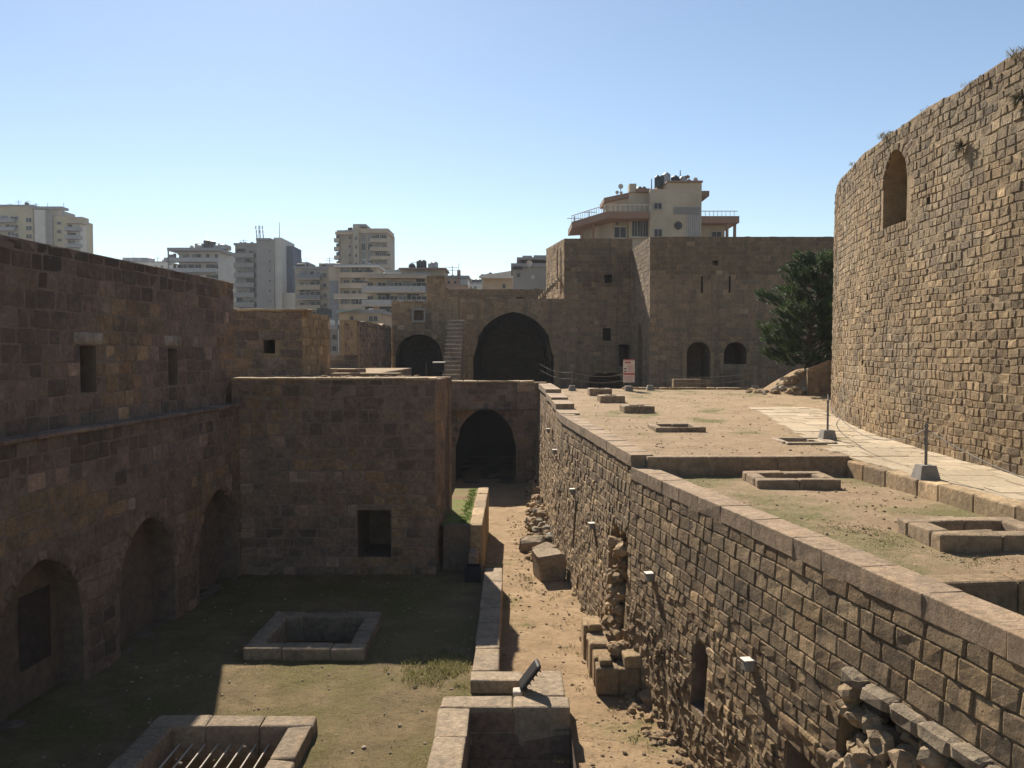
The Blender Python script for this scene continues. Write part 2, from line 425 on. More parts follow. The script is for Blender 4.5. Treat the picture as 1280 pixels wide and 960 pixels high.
        for j in range(n - 1):
            for i in range(n - 1): Fc.append((j * n + i, j * n + i + 1, (j + 1) * n + i + 1, (j + 1) * n + i))
        ring = [(i, 0) for i in range(n)] + [(n - 1, j) for j in range(1, n)] + [(i, n - 1) for i in range(n - 2, -1, -1)] + [(0, j) for j in range(n - 2, 0, -1)]
        base = len(V)
        for i, j in ring:
            u, z = bl(S[i], S[j]); V.append(tuple(s.P(u, z, -.07)))
        m = len(ring)
        for k in range(m):
            a, b = ring[k], ring[(k + 1) % m]
            Fc.append((base + k, base + (k + 1) % m, b[1] * n + b[0], a[1] * n + a[0]))
        return V, Fc

# ------------------------------------------------------------------ ground sheets
def sheet(name, mat, y0, y1, xl, xr, nx, ny, zf, holes=(), amp=.02, kind='structure'):
    mb = MB(); idx = {}
    fl = xl if callable(xl) else (lambda y: xl); fr = xr if callable(xr) else (lambda y: xr)
    for j in range(ny + 1):
        y = y0 + (y1 - y0) * j / ny
        for i in range(nx + 1):
            x = fl(y) + (fr(y) - fl(y)) * i / nx
            mb.v.append((x, y, zf(x, y) + amp * N(x * 1.3, y * 1.3, 2) + amp * .5 * N(x * 4, y * 4, 5)))
    for j in range(ny):
        for i in range(nx):
            a = j * (nx + 1) + i; p, q = mb.v[a], mb.v[a + nx + 2]; cx, cy = (p[0] + q[0]) / 2, (p[1] + q[1]) / 2
            if any(h[0] < cx < h[1] and h[2] < cy < h[3] for h in holes): continue
            mb.f.append((a, a + 1, a + nx + 2, a + nx + 1))
    mb.t = [(.3, .22, .15)] * len(mb.v)
    o = mb.build(name, mat, None, (0, 0, 0), True); o['kind'] = kind; return o
ZA, ZC = -7.6, -7.2                                   # alley and courtyard floor levels
TRENCH = [(1.55, 47.6), (1.85, 30.7), (2.89, 19.6), (4.96, 7.95), (6.35, 0)]
def trench_x(y):
    for a, b in zip(TRENCH, TRENCH[1:]):
        if b[1] <= y <= a[1]: return a[0] + (y - a[1]) / (b[1] - a[1]) * (b[0] - a[0])
    return TRENCH[0][0] if y > 47 else TRENCH[-1][0]
def terz(x, y): return -2.56 + .46 * max(0, min(1, (y - 19.5) / 26.5))
WELLS = [  # x0, x1, y0, y1, height, rim width, label
    (3.86, 5.0, 41.0, 42.3, .34, .3, 'farthest stone well rim on terrace, nearest the pink sign'),
    (3.92, 5.05, 36.6, 37.9, .30, .3, 'low stone well rim just in front of the farthest one'),
    (4.3, 5.5, 31.6, 32.9, .26, .3, 'middle stone well rim standing alone on the upper terrace gravel'),
    (4.4, 5.95, 25.2, 26.8, .13, .26, 'low flat square well rim near cross step of upper terrace'),
    (5.25, 7.05, 17.5, 18.8, .20, .3, 'square well rim just below cross step on lower terrace'),
    (6.3, 8.15, 12.0, 13.4, .24, .34, 'largest nearest square well rim on greenish lower terrace')]
PIT = (7.55, 8.75, 22.4, 23.5)
holes = [(w[0] + w[5] * .5, w[1] - w[5] * .5, w[2] + w[5] * .5, w[3] - w[5] * .5) for w in WELLS] + [PIT]
POOLS = [(-6.3, -3.45, 19.0, 21.75, .42), (-6.75, -3.7, 12.3, 15.5, .46)]
cholesp = [(p[0] + .2, p[1] - .2, p[2] + .2, p[3] - .2) for p in POOLS]
g = MB(); g.add([(-3000, -600, -26), (3000, -600, -26), (3000, 4500, -26), (-3000, 4500, -26)], [(0, 1, 2, 3)])
tag(g.build('ground', M['ground'], None, (0, 0, -26)), kind='structure')
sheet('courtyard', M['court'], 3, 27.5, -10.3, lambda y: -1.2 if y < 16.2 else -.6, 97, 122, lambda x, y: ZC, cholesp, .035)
sheet('alley', M['alley'], 3, 60, lambda y: 1.13 if y < 15.8 else (-1.2 if y < 29.9 else -6.2), lambda y: trench_x(y) + .2, 60, 228, lambda x, y: ZA + .05 * N(x, y * .4, 7) + .25 * max(0, (y - 30) / 30) * max(0, min(1, x / 1.5)), (), .03)
sheet('upper_terrace', M['terrace'], 19.75, 47, lambda y: trench_x(y) + .3, 26, 112, 136, terz, holes, .02)
sheet('lower_terrace', M['lowterrace'], 10.3, 19.6, lambda y: trench_x(y) + .3, 8.6, 40, 60, lambda x, y: -2.93 + .03 * N(x * .5, y * .5), holes, .025)
sheet('bottom_terrace', M['lowterrace'], -3, 10.2, lambda y: trench_x(max(y, 0)) + .3, 9.2, 30, 60, lambda x, y: -3.4, (), .02)
sheet('rear_ground', M['terrace'], 47, 140, -60, 60, 60, 45, lambda x, y: -3.3, (), .04)

# ------------------------------------------------------------------ left courtyard wall
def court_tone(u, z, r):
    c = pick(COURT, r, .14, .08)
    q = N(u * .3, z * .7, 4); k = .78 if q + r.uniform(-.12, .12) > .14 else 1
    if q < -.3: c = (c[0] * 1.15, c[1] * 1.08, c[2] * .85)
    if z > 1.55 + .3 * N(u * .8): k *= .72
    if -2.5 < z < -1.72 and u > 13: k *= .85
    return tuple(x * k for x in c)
lw = thing('courtyard_wall', 'long shaded masonry wall with ledge and three arched niches left of courtyard', 'wall', (-9.4, 16, ZC))
LA, LB = Vector((-9.5, 14.9)), Vector((-8.75, 26.4)); ld = (LB - LA).normalized()
L0 = LA - ld * 13
low = Wall(lw, [L0, LB], ZC - .3, -1.72, .9, core='courtmortar', D=-.012)
up = Wall(lw, [L0 + Vector((-.45, 0)), L0 + Vector((-.45, 0)) + ld * 25.33], -1.75, lambda u: 2.3 if u < 25.2 else 1.95, .9, core='courtmortar', D=-.012)
for uc in (1.45, 5.65, 9.85):
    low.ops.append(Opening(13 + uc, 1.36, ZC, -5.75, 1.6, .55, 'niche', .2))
low.build_core('lower_wall_core')
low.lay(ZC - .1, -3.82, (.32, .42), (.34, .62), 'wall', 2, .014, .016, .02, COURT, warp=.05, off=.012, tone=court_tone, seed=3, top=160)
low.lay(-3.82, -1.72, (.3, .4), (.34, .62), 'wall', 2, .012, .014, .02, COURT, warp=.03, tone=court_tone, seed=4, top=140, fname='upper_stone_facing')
mb = MB()
mb = MB(); V = [tuple(low.P(u, z, -.53)) for u, z in ((14.47, -6.48), (15.48, -6.48), (15.48, -4.95), (14.47, -4.95))]; mb.add(V, [(0, 1, 2, 3)]); mb.build('blocked_window', M['shadefill'], lw)
up.ops += [Opening(13 + 3.98, .32, -.92, .14, 0, 1.8, 'window_opening'), Opening(13 + 8.05, .27, -.92, .1, 0, 1.8, 'window_opening'), Opening(8.5, .32, -.92, .14, 0, .8, 'window_opening')]
up.build_core('upper_wall_core')
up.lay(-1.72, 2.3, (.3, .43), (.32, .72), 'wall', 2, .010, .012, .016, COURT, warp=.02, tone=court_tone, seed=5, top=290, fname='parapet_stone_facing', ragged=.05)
for uc, w in ((16.98, .62), (21.05, .5)):             # pale lintels
    V, Fc = up.stone([(uc - w, .15), (uc + w, .15), (uc + w, .46), (uc - w, .46)], .015, 2, .01, .01, .02, rng)
    b = MB(); b.add(V, Fc, (.42, .33, .25)); b.build('lintel', M['wall'], lw, None, True)
for k in range(26):                                   # ledge slabs where the upper wall steps back
    u = k * .95
    b = MB(); c = low.P(min(u + .47, 24.4), -1.70, -.24); b.block((c.x, c.y, -1.70), (.6, .94, .1), -math.atan2(ld.x, ld.y), pick(COURT, rng), .012, .02, k); b.build('ledge_slab', M['wall'], lw, None, False)

# ------------------------------------------------------------------ bastion in the middle
BY = 26.4; BT = -.87
bs = thing('bastion', 'square shaded stone bastion with one dark window at courtyard end', 'bastion', (-5.6, BY, ZC))
bf = Wall(bs, [(-9.0, BY), (-2.46, BY)], ZC - .3, BT, 1.0, core='courtmortar', D=-.010)
bf.ops.append(Opening(4.55, .54, -6.72, -5.1, 0, 2.2, 'window_opening'))
bf.build_core('front_core')
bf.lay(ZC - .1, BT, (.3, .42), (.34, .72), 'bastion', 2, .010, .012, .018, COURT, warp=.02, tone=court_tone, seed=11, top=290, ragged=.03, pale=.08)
bsd = Wall(bs, [(-2.46, BY + .01), (-2.2, 30.0), (-5.6, 30.05), (-5.6, 46)], ZA - .2, BT, 1.0, core='courtmortar', D=-.012)
bsd.ops.append(Opening(2.6, .5, -6.4, -3.0, .8, .5, 'blind_recess'))
bsd.build_core('side_core')
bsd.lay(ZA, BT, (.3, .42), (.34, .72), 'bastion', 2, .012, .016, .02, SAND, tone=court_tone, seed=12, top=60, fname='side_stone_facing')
b = MB(); b.add([(-14, BY + .9, BT - .02), (-2.5, BY + .9, BT - .02), (-2.3, 29.95, BT - .02), (-5.7, 30.0, BT - .02), (-5.7, 46, BT - .02), (-14, 46, BT - .02)], [(0, 1, 2, 3, 4, 5)]); b.build('roof', M['terrace'], bs)
b = MB(); r9 = random.Random(4)
x = -9.0
while x < -2.5:
    w = r9.uniform(.5, 1.0); w = min(w, -2.46 - x); 
    if w < .1: break
    q = MB(); q.block((x + w / 2, BY + .46, BT + .0), (w - .015, .98, .09), 0, pick(SAND, r9), .012, .02, x); q.build('parapet_slab', M['block'], bs); x += w
b = MB()
for k in range(160):
    b.rock((r9.uniform(-9, -3.2), BY + 1 + r9.random() ** 2 * 2.4, BT + .01), r9.uniform(.03, .1), pick(SAND, r9), k, 0, .6)
tag(b.build('roof_gravel', M['rubble'], None), 'loose stones lying on the flat bastion roof', 'stones', kind='stuff')
# small block house and low walls on the bastion roof
def mini_wall(name, label, cat, pts, z0, z1, thick=.6, ch=(.28, .4), wr=(.35, .7), ops=(), pal=COURT, lod=0, top=0, seed=1, mat='bastion', ragged=.05, tone=court_tone, parent=None):
    t = parent or thing(name, label, cat, (*((Vector(pts[0]) + Vector(pts[-1])) / 2), z0))
    w = Wall(t, pts, z0, z1, thick); w.ops += list(ops); w.build_core()
    w.lay(z0, z1 if not callable(z1) else max(z1(u * .1) for u in range(int(w.L * 10))), ch, wr, mat, lod, .01, .012, .016, pal, warp=.02, seed=seed, top=top, ragged=ragged, tone=tone); return t, w
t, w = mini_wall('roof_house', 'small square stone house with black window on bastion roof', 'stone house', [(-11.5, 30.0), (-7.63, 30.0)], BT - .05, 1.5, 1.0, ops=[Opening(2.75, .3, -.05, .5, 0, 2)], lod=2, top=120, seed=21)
w2 = Wall(t, [(-7.63, 30.01), (-7.5, 34)], BT - .05, 1.5, 1.0); w2.build_core('side_core'); w2.lay(BT, 1.5, (.28, .4), (.35, .7), 'bastion', 0, pal=SAND, seed=22, top=0)
x = -11.4; 
while x < -7.7:
    w_ = r9.uniform(.5, .9); q = MB(); q.block((x + w_ / 2, 30.3, 1.52), (w_, .7, .1), 0, pick(SAND, r9), .015, .02, x); q.build('roof_slab', M['block'], t); x += w_
mini_wall('low_parapet', 'low broken stone parapet behind the small roof house', 'parapet', [(-13, 46), (-8.6, 46)], -1.2, -.15, .6, seed=23)
mini_wall('roof_plinth', 'long low dark plinth on bastion roof below ruined arch', 'plinth', [(-6.4, 29.0), (-4.0, 29.0)], BT - .03, -.72, .9, ch=(.14, .16), seed=24, lod=2, top=20)
mini_wall('roof_curb', 'pale low curb behind plinth beside the small roof house', 'curb', [(-8.2, 32.5), (-5.9, 33.3)], BT - .03, -.66, .5, ch=(.2, .22), seed=25)

# ------------------------------------------------------------------ trench retaining wall
tr = thing('trench_wall', 'tall sunlit retaining wall of rough stones between sunken alley and terrace', 'retaining wall', (3, 20, ZA))
def cop_top(y):
    for lo, z in ((40, -1.8), (36, -1.98), (33.2, -2.08), (30.9, -2.3), (19.62, None), (-99, -2.75)):
        if y >= lo: return z if z is not None else -2.45 + .12 * (y - 19.6) / 11
CH = .3
tw = Wall(tr, TRENCH, ZA - .5, lambda u: cop_top(tw_y(u)) - CH + .02, 1.2, .07, -2.6, D=-.02)
def tw_y(u):
    i = tw.seg(u); return tw.pts[i].y + (tw.pts[i + 1].y - tw.pts[i].y) * (u - tw.cum[i]) / (tw.cum[i + 1] - tw.cum[i])
UY = tw.U
tw.ops += [Opening(UY(15.1), .32, -6.65, -5.62, .22, .7, 'slot_window', .0),
           Opening(UY(20.4), .95, -7.5, -4.95, .4, .6, 'broken_recess', 0, 'mortar'),
           Opening(UY(26.6), .16, -6.4, -4.9, 0, .5, 'drain_slot'),
           Opening(UY(11.45), .5, -7.4, -5.62, 0, .8, 'lintel_opening'),
           Opening(UY(8.0), 2.75, -8.0, -4.3, 0, .4, 'collapsed_facing', 0, 'mortar')]
tw.build_core()
def trench_tone(u, z, r):
    c = pick(SAND, r, .26, .07); d = .8 if N(u * .5, z * .9, 1) > .15 else 1
    return tuple(x * d for x in c)
un = UY(19.6)
tw.lay(-4.55, -3.03, (.23, .29), (.28, .62), 'trench', 3, .008, .009, .011, SAND, un + .02, None, warp=.02, tone=trench_tone, seed=31, top=130, pale=.03)
tw.lay(-5.9, -4.55, (.16, .23), (.2, .44), 'trench', 3, .009, .014, .013, SAND, un + .02, None, warp=.035, tone=trench_tone, seed=36, top=110, fname='middle_course_facing')
tw.lay(ZA - .3, -5.9, (.13, .21), (.14, .32), 'trench', 3, .012, .03, .02, SAND, un + .02, None, warp=.08, tone=trench_tone, seed=32, top=60, fname='rubble_facing')
tw.lay(-3.2, -2.0, (.22, .3), (.26, .55), 'trench', 2, .01, .011, .012, SAND, None, un - .02, warp=.03, tone=trench_tone, seed=33, top=60, fname='far_course_facing')
tw.lay(ZA - .3, -3.2, (.15, .26), (.18, .44), 'trench', 2, .010, .018, .016, SAND, None, un - .02, warp=.045, tone=trench_tone, seed=34, top=60, fname='far_rubble_facing')
# coping stones
r = random.Random(5); u = 0.0; k = 0
while u < tw.L - .3:
    y = tw_y(u); w = r.uniform(.75, 1.35) if y < 31 else r.uniform(1.2, 1.7)
    for lim in (19.62, 30.9, 33.2, 36, 40):
        if y > lim and y - w < lim + .35: w = (y - lim) * 1.006 + .01; break
    w = max(w, .2); m = min(u + w / 2, tw.L - .01); c = tw.P(m, -2.7); i = tw.seg(m); d = tw.pts[i + 1] - tw.pts[i]; n = tw.sn[i]
    zt = cop_top(tw_y(m)); wd = .54 if y < 31 else .75; cc = Vector((c.x, c.y)) - n * (wd / 2 - .035)
    b = MB(); b.block((cc.x, cc.y, zt - CH / 2 - r.uniform(0, .006)), (wd, w - .004, CH), math.atan2(d.y, d.x) - math.pi / 2, pick([(.36, .265, .175), (.345, .25, .165)], r, .04, 0), .007, .009, k)
    b.build('coping_stone', M['block'], tr, None, False); u += w; k += 1
# projecting string of rounded stones with exposed rubble below
r = random.Random(8); y = 10.6
while y > 5.4:
    w = r.uniform(.4, .6); u = UY(y - w / 2); c = tw.P(u, -4.2, -.03); i = tw.seg(u); d = tw.pts[i + 1] - tw.pts[i]
    b = MB(); b.block((c.x, c.y, -4.2 + r.uniform(-.03, .03)), (.36, w + .02, .22), math.atan2(d.y, d.x) - math.pi / 2 + r.uniform(-.04, .04), pick([(.34, .27, .19), (.38, .3, .21), (.3, .24, .17)], r, .1), .022, .06, y * 3)
    b.build('string_course_stone', M['rubble'], tr, None, False); y -= w
for k in range(420):
    u = UY(r.uniform(5.6, 10.75)); z = -4.42 - 2.2 * r.random(); c = tw.P(u, z, r.uniform(-.3, .03)); q = r.uniform(.08, .2)
    b = MB(); b.rock(c, (q, q * r.uniform(.8, 1.3), q * r.uniform(.6, 1)), pick([(.42, .31, .19), (.46, .35, .23), (.36, .26, .16)], r), k, 1); b.build('rubble_core_stone', M['rubble'], tr, c)
for k, (y, z, s) in enumerate([(11.9, -5.47, .55), (11.35, -5.45, .5), (10.9, -5.5, .45)]):
    c = tw.P(UY(y), z, -.12); b = MB(); b.block(c, (.3, s, .24), math.atan2(-.985, .17) - math.pi / 2, pick(SAND, r), .02, .03, k); b.build('lintel', M['trench'], tr)
for k in range(110):                                   # rubble filling of the broken recess
    zq = r.uniform(-7.3, -4.75); c = tw.P(UY(20.4 + r.gauss(0, .22)), zq, r.uniform(-.45, .06)); q = r.uniform(.08, .2)
    b = MB(); b.rock(c, (q, q, q * .8), pick(SAND, r), k + 50, 1); b.build('recess_rubble', M['rubble'], tr, c)
# cross step and kerbs of the terrace
def block_row(name, label, cat, a, b_, z0, z1, wid, lr, mat='block', pal=SAND, seed=1, pname='kerb_stone', jit=.015):
    a = Vector(a); b_ = Vector(b_); L = (b_ - a).length; d = (b_ - a).normalized(); rr = random.Random(seed); u = 0
    t = thing(name, label, cat, (*((a + b_) / 2), z0))
    while u < L - .05:
        w = min(rr.uniform(*lr), L - u)
        if L - u - w < lr[0] * .5: w = L - u
        c = a + d * (u + w / 2); q = MB()
        q.block((c.x, c.y, (z0 + z1) / 2 + rr.uniform(-.01, .01)), (w - .012, wid, z1 - z0), math.atan2(d.y, d.x), pick(pal, rr, .1), jit, .025, u + seed)
        q.build(pname, M[mat], t); u += w
    return t
block_row('terrace_step', 'long low stone step between upper and lower terrace', 'step', (trench_x(19.6) + .3, 19.62), (8.1, 19.85), -3.3, -2.5, .42, (1.8, 3.2), seed=2, pal=[(.35, .25, .16)])
block_row('path_kerb', 'stone kerb along pale path beside lower terrace', 'kerb', (8.12, 19.5), (8.95, 10.4), -3.3, -2.57, .34, (.6, 1.2), seed=3)
block_row('near_terrace_step', 'pinkish stone step at the right edge beside wall coping', 'step', (trench_x(10.4) + .62, 10.35), (9.2, 10.55), -3.9, -2.86, .4, (1.0, 1.8), seed=4)
block_row('far_kerb', 'thin sunlit kerb line at far edge of upper terrace', 'kerb', (6.2, 46.3), (13.5, 46.0), -2.4, -1.98, .3, (.5, 1.2), seed=5)
for wi, (x0, x1, y0, y1, h, rw, lab) in enumerate(WELLS):
    z = (-2.93 if y0 < 19 else terz(0, (y0 + y1) / 2)); t = thing('well_rim', lab, 'well rim', ((x0 + x1) / 2, (y0 + y1) / 2, z), 'stone well rims on the terrace')
    rr = random.Random(wi)
    for bx0, bx1, by0, by1 in ((x0, x1, y0, y0 + rw), (x0, x1, y1 - rw, y1), (x0, x0 + rw, y0 + rw, y1 - rw), (x1 - rw, x1, y0 + rw, y1 - rw)):
        n = 2 if max(bx1 - bx0, by1 - by0) > .95 else 1
        for k in range(n):
            if bx1 - bx0 > by1 - by0: a0, a1, c0, c1 = bx0 + (bx1 - bx0) * k / n, bx0 + (bx1 - bx0) * (k + 1) / n, by0, by1
            else: a0, a1, c0, c1 = bx0, bx1, by0 + (by1 - by0) * k / n, by0 + (by1 - by0) * (k + 1) / n
            q = MB(); q.block(((a0 + a1) / 2, (c0 + c1) / 2, z + h / 2 - .2), (a1 - a0 - .008, c1 - c0 - .008, h + .4), 0, pick([(.33, .245, .16), (.30, .22, .14)], rr, .06, 0), .016, .022, k + wi * 3); q.build('rim_stone', M['block'], t)
    q = MB(); i0, i1, j0, j1 = x0 + rw * .8, x1 - rw * .8, y0 + rw * .8, y1 - rw * .8; zb = z - 1.1; zt = z - .15
    q.add([(i0, j0, zt), (i1, j0, zt), (i1, j1, zt), (i0, j1, zt), (i0, j0, zb), (i1, j0, zb), (i1, j1, zb), (i0, j1, zb)], [(0, 1, 5, 4), (1, 2, 6, 5), (2, 3, 7, 6), (3, 0, 4, 7), (4, 5, 6, 7)]); q.build('shaft', M['mortar'], t)
t = thing('sunken_pit', 'shallow rectangular pit with thin pale edge beside far weighted post', 'pit', ((PIT[0] + PIT[1]) / 2, (PIT[2] + PIT[3]) / 2, -2.5))
z = terz(0, 23)
for a0, a1, c0, c1 in ((PIT[0] - .1, PIT[1] + .1, PIT[2] - .15, PIT[2] + .06), (PIT[0] - .1, PIT[1] + .1, PIT[3] - .06, PIT[3] + .15), (PIT[0] - .15, PIT[0] + .06, PIT[2] + .06, PIT[3] - .06), (PIT[1] - .06, PIT[1] + .15, PIT[2] + .06, PIT[3] - .06)):
    q = MB(); q.block(((a0 + a1) / 2, (c0 + c1) / 2, z - .12), (a1 - a0, c1 - c0, .34), 0, (.42, .33, .24), .012, .02, a0); q.build('rim_stone', M['block'], t)
q = MB(); i0, i1, j0, j1 = PIT; q.add([(i0, j0, z - .1), (i1, j0, z - .1), (i1, j1, z - .1), (i0, j1, z - .1), (i0, j0, z - .9), (i1, j0, z - .9), (i1, j1, z - .9), (i0, j1, z - .9)], [(0, 1, 5, 4), (1, 2, 6, 5), (2, 3, 7, 6), (3, 0, 4, 7), (4, 5, 6, 7)]); q.build('shaft', M['mortar'], t)

# ------------------------------------------------------------------ paved path beside the tower
def path_l(y): return 8.95 - (y - 10.4) * .091 if y < 19.5 else (8.12 + (y - 19.5) * .125)
def path_r(y): return 10.75 + max(0, (y - 24)) * .19 if y > 24 else 10.75
def path_z(y): return -2.548 - (19.5 - y) * .008 if y < 19.5 else terz(0, y) + .012
pm = Mat('pale_path_paving', .85, .2)
ta = pm.n('ShaderNodeAttribute'); ta.attribute_name = 'tone'
pm.col(pm.mix(ta.outputs['Color'], pm.ramp(pm.noise(7, 6, .7), [(.25, .72), (.75, 1.2)]), 1, 'MULTIPLY')); pm.bump(pm.noise(16, 7, .75), .02); M['path'] = pm.m
path = sheet('path', M['lowterrace'], 4, 34.4, lambda y: path_l(y) if y > 6 else 9.3, lambda y: path_r(y), 12, 110, lambda x, y: path_z(y) - .02, (), .006)
rr = random.Random(12); y = 8.5; allslabs = []
while y < 34.2:
    h = rr.uniform(.45, .8); a, b_ = path_l(y + h / 2) + .05, path_r(y + h / 2); x = a - (rr.uniform(0, .3) if y > 20 else 0)
    while x < b_ - .05:
        w = rr.uniform(.4, .95); w = min(w, b_ - x)
        if b_ - x - w < .2: w = b_ - x
        allslabs.append((x, x + w, y, y + h)); x += w
    y += h
for k, (a, b_, c, d) in enumerate(allslabs):
    q = MB(); z = path_z((c + d) / 2) + rr.uniform(-.008, .012); g_ = .006; z1 = path_z(d) - path_z(c)
    cs = [(a + g_ * rr.uniform(.4, 2.4), c + g_ * rr.uniform(.4, 2.4)), (b_ - g_ * rr.uniform(.4, 2.4), c + g_ * rr.uniform(.4, 2.4)), (b_ - g_ * rr.uniform(.4, 2.4), d - g_ * rr.uniform(.4, 2.4)), (a + g_ * rr.uniform(.4, 2.4), d - g_ * rr.uniform(.4, 2.4))]
    V = [(x, y, z + (y - c - h / 2) * .017) for x, y in cs] + [(x, y, z - .1) for x, y in cs]
    q.add(V, [(0, 1, 2, 3), (0, 4, 5, 1), (1, 5, 6, 2), (2, 6, 7, 3), (3, 7, 4, 0)], pick([(.41, .33, .225), (.44, .36, .25), (.375, .30, .205)], rr, .1, 0)); q.build('paving_slab', M['path'], path)

# ------------------------------------------------------------------ round tower on the right
tow = thing('round_tower', 'huge curved sunlit tower wall of small stones with arched window', 'tower', (11, 20, -2.6))
TP = [(22, 41), (17.5, 38.6), (14.6, 36), (12.9, 33.2), (11.95, 30.4), (11.35, 27.6), (10.98, 25.4), (10.78, 23.6), (10.66, 21), (10.6, 18), (10.62, 14.5), (10.8, 11), (11.3, 7), (12.2, 2.5)]
tt = Wall(tow, TP, -3.3, lambda u: 6.28 + .12 * N(u * .6) - max(0, 1.0 - abs(u - 17.2)) * 0, 1.6, .004, 6, True, D=-.014)
tt.ops.append(Opening(tt.U(23.45), .86, 3.5, 4.75, .92, .85, 'arched_window', .22, 'mortar'))
tt.ops.append(Opening(tt.U(21.3), .12, 3.72, 3.98, 0, .4, 'putlog_hole')); tt.ops.append(Opening(tt.U(24.8), .1, .6, .8, 0, .4, 'putlog_hole'))
tt.ops.append(Opening(tt.U(26.0), .1, -.4, -.2, 0, .4, 'putlog_hole')); tt.ops.append(Opening(tt.U(25.6), .1, 1.6, 1.8, 0, .4, 'putlog_hole'))
tt.build_core()
def tower_tone(u, z, r):
    c = pick([(.35, .245, .135), (.325, .225, .12), (.38, .27, .15), (.285, .20, .112), (.33, .235, .135)], r, .16, .06)
    k = 1 if N(u * .25, z * .35, 9) < .1 else .82
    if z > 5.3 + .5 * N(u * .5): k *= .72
    g_ = N(u * .33 + 4, z * .5, 2)
    if g_ > .18: c = (c[0] * .98, c[1] * 1.04, c[2] * 1.15)
    if N(u * .6, z * .4, 12) + r.uniform(-.15, .15) > .3: k *= .7
    return tuple(x * k for x in c)
tt.lay(-3.0, 6.3, (.15, .24), (.16, .42), 'tower', 2, .008, .013, .014, SAND, warp=.05, tone=tower_tone, seed=41, top=300, ragged=.1)

# ------------------------------------------------------------------ arch wall closing the alley
aw = thing('alley_arch_wall', 'shaded wall with tall dark pointed archway closing the sunken alley', 'arched wall', (-1, 47.5, ZA))
w = Wall(aw, [(-6.0, 47.5), (.32, 47.5)], ZA - .3, -1.75, 1.2)
w.ops.append(Opening(6.0 - 1.52, 1.74, ZA, -5.5, 2.3, 22, 'archway', .35, 'shadefill')); w.build_core()
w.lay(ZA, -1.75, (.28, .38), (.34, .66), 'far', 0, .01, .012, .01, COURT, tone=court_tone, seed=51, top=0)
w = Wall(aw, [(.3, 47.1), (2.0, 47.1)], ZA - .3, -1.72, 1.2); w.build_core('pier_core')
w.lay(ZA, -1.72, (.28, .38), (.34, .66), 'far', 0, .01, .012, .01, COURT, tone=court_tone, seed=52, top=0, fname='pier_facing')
for k in range(9):
    q = MB(); q.block((-5.7 + k * .82, 47.75, -1.72), (.8, .8, .12), 0, pick(SAND, rng), .02, .02, k); q.build('cap_slab', M['block'], aw)

# ------------------------------------------------------------------ fortress facades at the far end
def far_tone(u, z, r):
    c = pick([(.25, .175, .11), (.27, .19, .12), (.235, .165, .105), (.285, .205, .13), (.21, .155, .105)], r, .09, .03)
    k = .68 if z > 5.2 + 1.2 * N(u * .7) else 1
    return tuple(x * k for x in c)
fh = thing('arched_hall', 'low shaded fortress hall with huge dark pointed arch', 'fortress hall', (0, 65, -2.1))
w = Wall(fh, [(-4.1, 65), (4.3, 65)], -3.5, 4.2, 1.5)
w.ops.append(Opening(4.1 + .12, 3.18, -3.4, -.4, 3.55, 26, 'archway', .4, 'shadefill')); w.build_core()
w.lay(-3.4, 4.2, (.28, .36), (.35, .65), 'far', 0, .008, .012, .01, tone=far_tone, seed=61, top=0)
w2 = Wall(fh, [(-4.1, 82), (-4.1, 65.01)], -3.5, 4.2, 1.0); w2.build_core('side_core'); w2.lay(-2.3, 4.2, (.3, .4), (.4, .7), 'far', 0, tone=far_tone, seed=62, top=0, fname='side_facing')
q = MB(); q.box(-4.0, 4.3, 66.4, 82, 4.0, 4.17); q.build('roof', M['terrace'], fh)
ft = thing('square_keep', 'tall plain fortress block with small windows behind the pink sign', 'fortress block', (6.5, 65, -2.1))
w = Wall(ft, [(4.1, 65.0), (9.45, 65.0)], -3.5, 8.9, 1.5)
w.ops += [Opening(X(758.5, 65) - 4.1, .33, Z(426, 65), Z(410, 65), 0, 2.5), Opening(X(760, 65) - 4.1, .3, Z(355, 65), Z(342, 65), 0, 2.5),
          Opening(X(780.5, 65) - 4.1, .45, Z(458, 65), Z(434, 65), .2, 3, 'doorway'), Opening(X(757, 65) - 4.1, 1.35, -3.4, -2.5, .75, 4, 'low_arch')]
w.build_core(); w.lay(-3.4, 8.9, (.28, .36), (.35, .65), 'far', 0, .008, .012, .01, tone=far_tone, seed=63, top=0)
w = Wall(ft, [(2.95, 71.5), (4.1, 65.01)], -3.5, 8.9, 1.0); w.ops += [Opening(1.6, .2, 3.5, 4.3, 0, .8), Opening(4.2, .22, 5.0, 8.2, 0, .7, 'tall_slit'), Opening(5.5, .18, 4.6, 8.2, 0, .7, 'tall_slit')]
w.build_core('side_core'); w.lay(-3.4, 8.9, (.28, .36), (.35, .65), 'tower', 0, .008, .012, .01, SAND, seed=64, top=0, fname='side_facing')
st = thing('roof_stair', 'short flight of stone steps climbing fortress block side above hall roof', 'stair', (3.2, 66.5, 4.2))
for k in range(8):
    q = MB(); q.block((2.3 + k * .2, 65.8, 4.25 + k * .2 + .1), (.34, 1.0, .24), 0, pick(SAND, rng), .015, .02, k); q.build('step', M['block'], st)
fr = thing('right_fortress', 'massive stained fortress block with two arched doorways behind the pine', 'fortress block', (17, 57, -2.1))
w = Wall(fr, [(9.5, 57), (30, 57)], -3.5, 7.95, 1.5)
